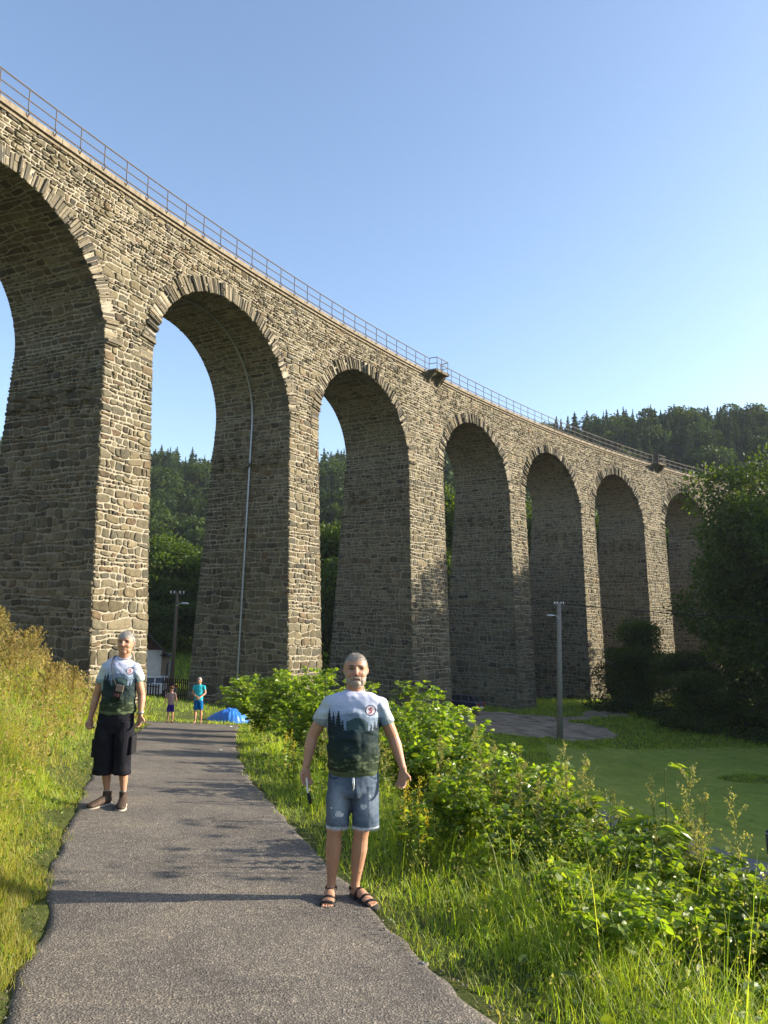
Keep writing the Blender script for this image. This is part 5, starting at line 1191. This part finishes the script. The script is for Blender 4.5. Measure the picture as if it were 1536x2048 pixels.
def wrinkle(me, amp, rg, fx=6, fz=22):
    V = rawmesh(me); Nn = normals(me); k = (vn(V[:, 0] * fx + 3, V[:, 2] * fz + V[:, 1] * 6) - .5) * amp + (vn(V[:, 0] * fx * 3.3 + 13, V[:, 2] * fz * .8 + V[:, 0] * 14) - .5) * amp * .6
    V = V + Nn * np.maximum(k, -.002)[:, None]; setv(me, V); return V
def sandal(root, c, ang, mat_s, s=1.0):
    """c heel point, ang heading of the toes (0 = towards the camera)"""
    d = np.array([math.sin(ang), -math.cos(ang), 0]); w = np.array([d[1], -d[0], 0]) * -1; c = np.array(c, float)
    outl = [(-.045, .02), (-.05, 0.0), (.02, .036), (.10, .036), (.18, .05), (.235, .042), (.262, .0)]
    o = None; mb = MB(); P = [c + d * t for t in (-.05, -.03, .03, .10, .17, .22, .255, .268)]; R_ = [(.012, .018), (.032, .018), (.037, .018), (.038, .018), (.049, .018), (.048, .018), (.034, .018), (.012, .014)]
    mb.tube([p + np.array([0, 0, .014]) for p in P], R_, 16, b0=(0, 0, 1)); ob = mb.build('sandal', mat_s, root, True); ob['label'] = 'dark strapped sandal'
    for (t, hh, ww) in ((.055, .085, .040), (.125, .062, .046), (.185, .045, .051)):
        mb = MB(); th = np.linspace(-.1, math.pi + .1, 14); Pt = [c + d * (t + .012 * math.sin(q)) + w * ww * math.cos(q) + np.array([0, 0, .022 + (hh - .012) * math.sin(q)]) for q in th]; mb.tube(Pt, (.004, .015), 8, b0=tuple(d)) if False else mb.tube(Pt, [(.0045, .014)] * 14, 8, b0=tuple(d)); mb.build('strap', M_strap, ob)
    mb = MB(); th = np.linspace(0, math.pi, 12); mb.tube([c - d * .045 * math.sin(q) + w * .036 * math.cos(q) + np.array([0, 0, .075]) for q in th], [(.004, .012)] * 12, 8, b0=(0, 0, 1)); mb.build('strap', M_strap, ob)
def foot(mb, c, ang, s=1.0):
    d = np.array([math.sin(ang), -math.cos(ang), 0]); w = np.array([-d[1], d[0], 0]); c = np.array(c, float); z = np.array([0, 0, 1.])
    mb.tube([c - d * .03 + z * .05, c + d * .0 + z * .058, c + d * .07 + z * .062, c + d * .13 + z * .048, c + d * .18 + z * .038, c + d * .205 + z * .034], [(.022, .02), (.031, .036), (.034, .036), (.040, .024), (.043, .015), (.038, .011)], 14, b0=(0, 0, 1))
    for i, (o_, L) in enumerate(((-.027, .045), (-.008, .043), (.008, .036), (.022, .030), (.034, .022))): mb.tube([c + d * .19 + w * o_ + z * .034, c + d * (.195 + L) + w * o_ + z * .032], [.0105 if i == 0 else .0085, .009 if i == 0 else .0072], 8)
def boot(root, c, ang):
    d = np.array([math.sin(ang), -math.cos(ang), 0]); w = np.array([-d[1], d[0], 0]); c = np.array(c, float); z = np.array([0, 0, 1.])
    mb = MB(); mb.tube([c - d * .055 + z * .05, c - d * .03 + z * .06, c + d * .05 + z * .066, c + d * .12 + z * .058, c + d * .19 + z * .048, c + d * .24 + z * .042, c + d * .262 + z * .038], [(.02, .03), (.038, .042), (.042, .046), (.046, .038), (.052, .03), (.046, .024), (.02, .014)], 18, b0=(0, 0, 1))
    mb.tube([c + d * .0 + z * .05, c + z * .10, c - d * .005 + z * .15], [(.042, .05), (.040, .050), (.044, .052)], 18, b0=tuple(d)); me = remesh(mb, 'boot', .006, 2); ob = link('boot', me, root, M_leath); ob['label'] = 'brown leather hiking boot'
    mb = MB(); mb.tube([c + d * t + z * .014 for t in (-.066, -.04, .04, .11, .18, .235, .268)], [(.018, .016), (.042, .017), (.045, .017), (.047, .017), (.056, .017), (.050, .017), (.02, .014)], 18, b0=(0, 0, 1)); mb.build('sole', M_sole, ob, True)
    mb = MB()
    for i in range(5): t = .02 + i * .024; zz = .125 - i * .013; mb.tube([c + d * t + w * .026 + z * (zz - .012), c + d * (t + .008) + z * (zz + .002), c + d * t - w * .026 + z * (zz - .012)], .0035, 5)
    mb.build('lace', M_strap, ob)
def build_person(loc, label, S, scale=1.0):
    root = empty('person', loc, 0, label, 'person'); root.scale = scale if isinstance(scale, tuple) else (scale,) * 3; rg = np.random.default_rng(S['seed']); T = tilt3; vox = S['vox']
    J = {k: T(v) for k, v in S['J'].items()}; b = MB()
    hc = J['head']; hM = head(b, hc, S.get('hs', 1.0), S.get('yaw', 0), S.get('tilt', 0))
    b.tube([lerp(J['neck'], hc, -.25) , J['neck'], lerp(J['neck'], hc, .6) + np.array([0, .012, 0])], [(.075, .055), (.062, .060), (.057, .062)] if not S.get('slim') else [(.05, .045), (.046, .045), (.042, .044)], 16)
    tw = S['torso']; sh = S.get('sh', .0)
    b.tube([T(q[:3]) for q in tw], [(q[3] * .80, q[4] * .80) for q in tw], 20)
    ar = S['arm']
    for sd in 'LR':
        sx = -1 if sd == 'L' else 1; s_, e_, w_ = J['sh' + sd], J['el' + sd], J['wr' + sd]
        b.ellipsoid(s_, (ar * .95,) * 3, 14, 10)
        limb(b, s_, e_, [(0, ar * .95, ar * 1.0), (.35, ar * 1.0, ar * 1.05), (.7, ar * .98, ar * 1.02), (1, ar * .88, ar * .88)]); limb(b, lerp(s_, e_, .97), w_, [(0, ar * .86, ar * .9), (.25, ar * .95, ar * .95), (.6, ar * .74, ar * .76), (1, ar * .52, ar * .60)])
        hd = S['hand' + sd]; hand(b, w_, hd[0], hd[1], S.get('hands', 1.0), hd[2])
        k_, a_ = J['kn' + sd], J['an' + sd]; h_ = J['hip' + sd]; lg = S['leg']
        limb(b, h_, k_, [(0, lg * 1.45, lg * 1.5), (.5, lg * 1.25, lg * 1.35), (1, lg * .93, lg * 1.0)]); limb(b, lerp(h_, k_, .97), a_, [(0, lg * .92, lg * .98), (.12, lg * .86, lg * .95), (.34, lg * .95, lg * 1.08), (.62, lg * .76, lg * .82), (.88, lg * .52, lg * .58), (1, lg * .54, lg * .60)], bow=(0, .012, 0))
        fa = S['foot' + sd]
        if S.get('shoe') != 'boot': foot(b, (a_[0], a_[1] + .01, 0), fa)
    me = remesh(b, 'body', vox, 2, .45); V = rawmesh(me); C = skincolors(V, hc, hM, S.get('beard', 0), S.get('tan', (.42, .22, .135)))
    if S.get('sock'): C = np.where((V[:, 2] < S['sock'])[:, None], np.array([.3, .29, .27]), C)
    if S.get('beard'):
        L = headlocal(V, hc, hM); m_ = (L[:, 2] < -.05) & (np.abs(L[:, 0]) < .09) & (L[:, 2] > -.13) & (L[:, 1] < .0) & ~((np.abs(L[:, 0]) < .024) & (np.abs(L[:, 2] + .064) < .009)); V = V + normals(me) * (m_ * (.003 + .005 * vn(V[:, 0] * 200, V[:, 2] * 160)))[:, None]; setv(me, V)
    paint(me, C); link('body', me, root, M_skin)
    if S.get('hair'): hair(hc, hM, root, rg, *S['hair'])
    # shirt
    nkx = J['neck'][0]
    sb = MB(); sb.tube([T(q[:3]) for q in tw], [(q[3], q[4]) for q in tw], 28)
    for sd in 'LR':
        s_, e_ = J['sh' + sd], J['el' + sd]; sl = S.get('sleeve', .62)
        limb(sb, lerp(s_, e_, -.05), lerp(s_, e_, sl), [(0, ar * 1.16, ar * 1.3), (.5, ar * 1.24, ar * 1.34), (.97, ar * 1.28, ar * 1.34), (1, ar * 1.22, ar * 1.30)]); sb.ellipsoid(s_, (ar * 1.16,) * 3, 16, 12)
        sb.tube([lerp(J['neck'], s_, .22) - (0, -.012, .035), lerp(J['neck'], s_, .6) - (0, -.006, .02), s_], [(.042, .06), (.042, .06), (ar * 1.0, ar * 1.12)] if not S.get('slim') else [(.03, .04), (.03, .04), (ar, ar)], 14)
    me = remesh(sb, 'shirt', vox * 1.15, 14, .5); V = wrinkle(me, S.get('wr', .012), rg)
    Nz = normals(me); fold = np.sin((V[:, 2] * 38 + np.abs(V[:, 0] - nkx) * 30 * np.sign(V[:, 2] - 1.15)) + 5 * vn(V[:, 0] * 7, V[:, 2] * 9)); V = V + Nz * (.0035 * np.maximum(fold, 0) ** 2 * smooth(.35, .6, vn(V[:, 0] * 5 + 2, V[:, 2] * 6)))[:, None]; setv(me, V)
    C = S['shirt'](V) if callable(S['shirt']) else np.tile(np.array(S['shirt']), (len(V), 1)); C = C * (1 + 0 * C)
    paint(me, C); link('t_shirt', me, root, M_cloth)
    nk = J['neck']; th = np.linspace(0, 6.2832, 30); cb = MB(); cb.tube([nk + np.array([.068 * math.cos(a), -.002 + .064 * math.sin(a), .006 + .026 * math.sin(a)]) for a in th], [(.006, .007)] * 30, 8, b0=(0, 0, 1), col=np.array(S.get('collar', (.42, .42, .50)))); cb.build('collar', M_plaincl, next(c for c in root.children if c.name.startswith('t_shirt')), True, True)
    # shorts
    pb = MB(); pw = S['pants']; pb.tube([T(q[:3]) for q in pw['waist']], [(q[3], q[4]) for q in pw['waist']], 26)
    for sd in 'LR': q = pw[sd]; pb.tube([T(p[:3]) for p in q], [(p[3], p[4]) for p in q], 20)
    me = remesh(pb, 'shorts', vox * 1.15, 3, .5); V = wrinkle(me, S.get('pwr', .014), rg, 9, 12); C = pw['col'](V) if callable(pw['col']) else np.tile(np.array(pw['col']), (len(V), 1)); paint(me, C); so_ = link('shorts', me, root, pw.get('mat', M_plaincl))
    return root, J, hc, hM, rg
# --- man in the middle (bearded)
def denim(V):
    x, y, z = V.T; n1 = vn(x * 40, z * 60); n2 = vn(x * 9 + 4, z * 14); C = np.array([.055, .082, .125]) + .045 * n1[:, None]
    fade = np.exp(-((z - .68) / .12) ** 2) * (y < 0) * (np.exp(-((x + .06) / .05) ** 2) + .6 * np.exp(-((x - .13) / .05) ** 2)); C = C + (fade * .22)[:, None] * np.array([.9, 1.0, 1.15])
    rip = (vn(x * 18, z * 45 + 6) > .72) & (fade > .35); C = np.where(rip[:, None], np.array([.55, .56, .58]), C); C = np.where((z < .517)[:, None], np.array([.42, .46, .52]) * (.6 + .6 * n1[:, None]), C)
    pk = (np.abs(np.hypot((np.abs(x - .05) - .155) / 1.0, z - .905) - .062) < .004) & (y < 0) & (z < .9) & (z > .8); C = np.where(pk[:, None], np.array([.02, .035, .07]), C); C = np.where(((np.abs(x - .055) < .004) & (z < .86) & (z > .72) & (y < 0))[:, None], np.array([.02, .035, .07]), C)
    return C
SA = dict(seed=1, vox=.0042, wr=.022, beard=1.0, yaw=.06, tilt=-.01, arm=.0445, leg=.058, sleeve=.56,
 J=dict(head=(.070, -.012, 1.594), neck=(.062, .016, 1.435), shL=(-.114, .0, 1.352), shR=(.234, .0, 1.348), elL=(-.236, .035, 1.10), elR=(.335, .035, 1.112), wrL=(-.272, -.01, .905), wrR=(.398, -.01, .905),
  hipL=(-.03, .0, .86), hipR=(.13, .0, .86), knL=(-.072, -.015, .47), knR=(.113, -.015, .47), anL=(-.094, .02, .085), anR=(.068, .03, .085)),
 torso=[(.056, 0, .868, .168, .128), (.056, -.008, .90, .178, .142), (.055, -.012, 1.0, .176, .148), (.056, -.008, 1.13, .176, .140), (.058, 0, 1.26, .190, .128), (.060, .005, 1.345, .200, .112), (.062, .010, 1.390, .185, .096), (.062, .020, 1.412, .140, .074), (.062, .028, 1.428, .09, .058)],
 handL=((.06, -.12, -1), (-.75, -.65, 0), .55), handR=((-.04, -.12, -1), (.75, -.65, 0), -.55), footL=-.05, footR=.62, hair=((.36, .335, .295), .070, 1.0, -.03),
 shirt=lambda V: (lambda C: np.where(((V[:, 0] < -.150) | (V[:, 0] > .245))[:, None] & (V[:, 2] > 1.1)[:, None], np.where((V[:, 2] < 1.245)[:, None], np.array([.22, .27, .28]), np.array([.42, .46, .47])), C))(shirtprint(V, .025, .868, 1.255, (.118, 1.318))),
 pants=dict(waist=[(.056, 0, .90, .170, .128), (.056, 0, .84, .176, .140), (.050, 0, .76, .178, .138), (.046, 0, .72, .15, .12)], L=[(-.028, 0, .80, .09, .12), (-.040, 0, .68, .092, .112), (-.048, -.005, .58, .083, .098), (-.052, -.005, .505, .076, .088), (-.052, -.005, .50, .07, .08)], R=[(.135, 0, .80, .09, .12), (.138, 0, .68, .096, .112), (.140, -.005, .58, .093, .10), (.140, -.005, .505, .093, .092), (.14, -.005, .50, .086, .085)], col=denim, mat=M_denim))
PA, JA, hcA, hMA, rgA = build_person((-.21, 5.66, Hs(-.21, 5.66)), 'bearded grey haired man in cut off jeans and sandals, arms held away', SA, (1.035, 1.02, .995))
fr = MB()
for (cx, rx, ry) in ((-.052, .076, .088), (.14, .093, .092)):
    for i in range(420): a = rgA.uniform(0, 6.28); p = np.array([cx + rx * math.cos(a), -.005 + ry * math.sin(a), .508]); p = tilt3(p); L = rgA.uniform(.008, .024); fr.add([p + (-.0008, 0, 0), p + (.0008, 0, 0), p + (rgA.uniform(-.006, .006), rgA.uniform(-.004, .004), -L)], [(0, 1, 2, 2)])
fr.build('frayed_hem', simple('white_threads', (.6, .62, .65)), next(c for c in PA.children if c.name.startswith('shorts')))
sandal(PA, (JA['anL'][0], JA['anL'][1] + .01, .0), -.05, M_sandal); sandal(PA, (JA['anR'][0], JA['anR'][1] + .01, .0), .62, M_sandal)
def band(root, P, ra, rb, mat, name='strap', seg=8, parent=None, b0=(0, 1, 0)):
    mb = MB(); mb.tube(P, [(ra, rb)] * len(P), seg, b0=b0); return mb.build(name, mat, parent or root, True)
# drawstring of the shorts
band(PA, [tilt3(p) for p in ((.062, -.145, .862), (.066, -.150, .82), (.058, -.142, .775))], .004, .003, M_porc, 'drawstring'); band(PA, [tilt3(p) for p in ((.058, -.145, .862), (.056, -.150, .83), (.064, -.142, .79))], .004, .003, M_porc, 'drawstring')
# case with cord hanging from his hand
hx, hy, hz_ = tilt3((-.272, -.07, .80)); kx = empty('hanging_case', (PA.location.x + hx, PA.location.y + hy, PA.location.z + hz_), 0, 'small black case dangling on a pale cord from the hand of the bearded man', 'case')
mb = MB(); mb.tube([(0, 0, .035), (.004, 0, 0), (.010, 0, -.05), (.018, 0, -.075)], .0065, 6); mb.build('cord', M_porc, kx); mb = MB(); mb.tube([(.016, 0, -.065), (.024, 0, -.10), (.036, 0, -.14)], [(.008, .006), (.015, .009), (.009, .006)], 10); mb.build('case_body', M_strap, kx, True)
# --- man behind on the left
def blackcl(V): return np.tile(np.array([.014, .014, .018]), (len(V), 1)) * (.8 + .5 * vn(V[:, 0] * 20, V[:, 2] * 20))[:, None]
SBp = dict(seed=2, vox=.0048, wr=.024, beard=0, yaw=-.02, arm=.044, leg=.053, sleeve=.52, shoe='boot', sock=.165, hands=1.02,
 J=dict(head=(.078, -.015, 1.700), neck=(.055, .012, 1.548), shL=(-.122, .0, 1.445), shR=(.182, .0, 1.445), elL=(-.225, .03, 1.12), elR=(.252, .03, 1.14), wrL=(-.255, -.02, .895), wrR=(.262, -.02, .955),
  hipL=(-.06, .0, .92), hipR=(.09, .0, .92), knL=(-.085, -.02, .50), knR=(.10, -.02, .50), anL=(-.062, .03, .10), anR=(.108, .02, .10)),
 torso=[(.012, 0, .958, .185, .130), (.012, 0, .98, .190, .135), (.018, -.004, 1.08, .176, .132), (.023, 0, 1.20, .172, .128), (.026, 0, 1.33, .178, .122), (.03, .005, 1.42, .180, .108), (.038, .010, 1.480, .165, .09), (.046, .020, 1.502, .120, .072), (.053, .028, 1.520, .08, .056)],
 handL=((.05, -.15, -1), (-.7, -.7, 0), 1.25), handR=((-.05, -.12, -1), (.75, -.65, 0), -.5), footL=-.42, footR=.22, hair=((.30, .285, .26), .058, 1.06, -.045),
 shirt=lambda V: (lambda C: np.where(((V[:, 0] < -.150) | (V[:, 0] > .180))[:, None] & (V[:, 2] > 1.2)[:, None], np.where((V[:, 2] < 1.315)[:, None], np.array([.20, .26, .25]), np.array([.42, .48, .50])), C))(shirtprint(V, .0, .958, 1.335, (.118, 1.41))),
 pants=dict(waist=[(.012, 0, .985, .176, .125), (.005, 0, .92, .188, .135), (-.002, 0, .84, .190, .135), (0, 0, .76, .16, .12)], L=[(-.088, 0, .88, .095, .12), (-.095, 0, .72, .106, .12), (-.100, -.005, .52, .100, .108), (-.106, -.005, .335, .100, .10), (-.106, -.005, .328, .092, .092)], R=[(.098, 0, .88, .092, .12), (.098, 0, .72, .098, .12), (.092, -.01, .52, .086, .10), (.090, -.01, .345, .090, .095), (.09, -.01, .338, .084, .088)], col=blackcl, mat=M_plaincl))
PB, JB, hcB, hMB, rgB = build_person((-2.70, 8.12, Hs(-2.70, 8.12)), 'clean shaven grey haired man in black three quarter trousers and hiking boots', SBp, (1.0, .98, .967))
boot(PB, (JB['anL'][0], JB['anL'][1], 0), -.42); boot(PB, (JB['anR'][0], JB['anR'][1], 0), .22)
for sx, z_ in ((-1, .66), (1, .70)):
    mb = MB(); mb.box(tilt3((-.098 + (-.098) if sx < 0 else .098 + .092, 0, z_ - .06)), (.035, .15, .19)); pk = mb.build('cargo_pocket', simple('black_pocket_cloth', (.006, .0055, .008)), next(c for c in PB.children if c.name.startswith('shorts'))); md = pk.modifiers.new('b', 'BEVEL'); md.width = .014; md.segments = 3
po = empty('shoulder_pouch', PB.location, 0, 'small pinkish pouch on a black strap across the chest of the left man', 'pouch'); po.scale = PB.scale
band(po, [tilt3(p) for p in ((-.020, .055, 1.545), (-.034, -.02, 1.552), (-.034, -.075, 1.525), (-.026, -.122, 1.46), (-.008, -.152, 1.40), (.018, -.166, 1.33), (.045, -.170, 1.265))], .0135, .004, M_strap, 'strap'); band(po, [tilt3(p) for p in ((.045, -.170, 1.265), (.022, -.170, 1.21), (.006, -.168, 1.15), (.025, -.168, 1.10), (.05, -.166, 1.13))], .007, .004, M_strap, 'strap')
def softbox(name, c, d, mat, ang, par):
    mb = MB(); M = Matrix.Rotation(ang, 3, 'Y'); mb.box((0, 0, 0), d, 0, M); ob = mb.build(name, mat, par); ob.location = c; md = ob.modifiers.new('b', 'BEVEL'); md.width = min(d) * .45; md.segments = 4; return ob
pbd = softbox('pouch_body', tilt3((.062, -.166, 1.195)), (.10, .026, .125), M_strap, .25, po); softbox('pouch_flap', tilt3((.088, -.184, 1.235)), (.078, .014, .07), M_pouch, .2, po); softbox('pouch_badge', tilt3((.055, -.182, 1.165)), (.05, .012, .035), simple('maroon_leather', (.10, .035, .035)), .2, po)
band(PB, [JB['wrR'] + np.array([.031 * math.cos(a), .033 * math.sin(a), .02]) for a in np.linspace(0, 6.28, 14)], .004, .011, simple('steel_bracelet', (.4, .4, .4), .3, .5, .8), 'wristwatch', b0=(0, 0, 1))
# --- two walkers far down the path
def walker(loc, label, seed, k, shirt, pants, hairc, hat, pose):
    ccol = (.02, .30, .36) if k > 1.5 else (.26, .19, .17)
    s = k / 1.75
    S = dict(seed=seed, vox=.010, collar=ccol, beard=0, arm=.046, leg=.056, sleeve=.5, wr=.01, slim=False,
     J=dict(head=(.035, -.03, 1.635), neck=(.03, .0, 1.49), shL=(-.165, 0, 1.415), shR=(.205, 0, 1.415), hipL=(-.07, 0, .90), hipR=(.10, 0, .90), knL=(-.085, -.05, .50), knR=(.11, .02, .50), anL=(-.095, -.06, .085), anR=(.10, .10, .085), **pose['arms']),
     torso=[(.015, 0, .88, .165, .12), (.015, 0, 1.0, .165, .125), (.018, 0, 1.15, .165, .12), (.02, 0, 1.30, .178, .115), (.022, 0, 1.39, .17, .10), (.028, 0, 1.45, .14, .08), (.03, 0, 1.495, .07, .06)],
     handL=pose['hL'], handR=pose['hR'], footL=-.1, footR=.15, hair=hairc, shirt=shirt,
     pants=dict(waist=[(.015, 0, .93, .155, .115), (.015, 0, .80, .172, .125)], L=[(-.065, 0, .84, .092, .11), (-.075, -.02, .66, .092, .10), (-.082, -.03, .53, .088, .09)], R=[(.097, 0, .84, .092, .11), (.102, 0, .66, .092, .10), (.106, .0, .53, .088, .09)], col=pants))
    r_, J, hc, hM, rg_ = build_person(loc, label, S, s)
    for q, a in (('L', -.1), ('R', .15)): sandal(r_, (J['an' + q][0], J['an' + q][1] + .01, 0), a, M_leath)
    return r_, J, hc
W1, _, _ = walker((-7.2, 31.2, Hs(-7.2, 31.2) + .02), 'man in turquoise t shirt and blue shorts walking up the path with hands together', 31, 1.80, (.02, .36, .42), (.008, .10, .28), ((.42, .40, .37), .06, 1.06, -.03), None,
 dict(arms=dict(elL=(-.215, .0, 1.15), elR=(.27, .0, 1.15), wrL=(-.03, -.21, 1.04), wrR=(.09, -.22, 1.00)), hL=((.8, -.4, -.4), (0, .2, 1), .6), hR=((-.8, -.3, -.5), (0, .2, 1), -.6)))
W2, J2, hc2 = walker((-8.3, 31.2, Hs(-8.3, 31.2) + .02), 'boy in brown hat, greyish pink shirt and purple shorts at the far path end', 32, 1.38, (.30, .21, .19), (.035, .018, .16), ((.12, .07, .04), .06, 1.04, -.03), None,
 dict(arms=dict(elL=(-.25, .02, 1.14), elR=(.26, .05, 1.15), wrL=(-.22, -.16, .98), wrR=(.29, .0, .92)), hL=((-.2, -.6, -.6), (0, -.4, .9), .6), hR=((0, -.1, -1), (.5, -.8, 0), -.6)))
mb = MB(); c = hc2 + np.array([0, 0, .065]); mb.tube([c, c + (0, 0, .012)], [(.20, .21), (.185, .195)], 24, b0=(0, 1, 0)); mb.tube([c, c + (0, 0, .06), c + (0, 0, .095)], [(.095, .11), (.09, .105), (.06, .07)], 20, b0=(0, 1, 0)); mb.build('hat', simple('brown_felt', (.12, .055, .025), .9, .1), W2, True)

# ------------------------------------------------------------------ haze: the evening air over the valley
hm = bpy.data.materials.new('haze_air'); hm.use_nodes = True; hn = hm.node_tree; hn.nodes.clear(); ho_ = hn.nodes.new('ShaderNodeOutputMaterial'); pv = hn.nodes.new('ShaderNodeVolumePrincipled')
pv.inputs['Color'].default_value = (.80, .88, 1, 1); pv.inputs['Density'].default_value = 0.00014; pv.inputs['Anisotropy'].default_value = .0
hn.links.new(pv.outputs[0], ho_.inputs['Volume'])
mb = MB(); mb.box((0, 250, 48), (1500, 1200, 150)); hz_o = mb.build('haze', hm); tag(hz_o, kind='stuff')
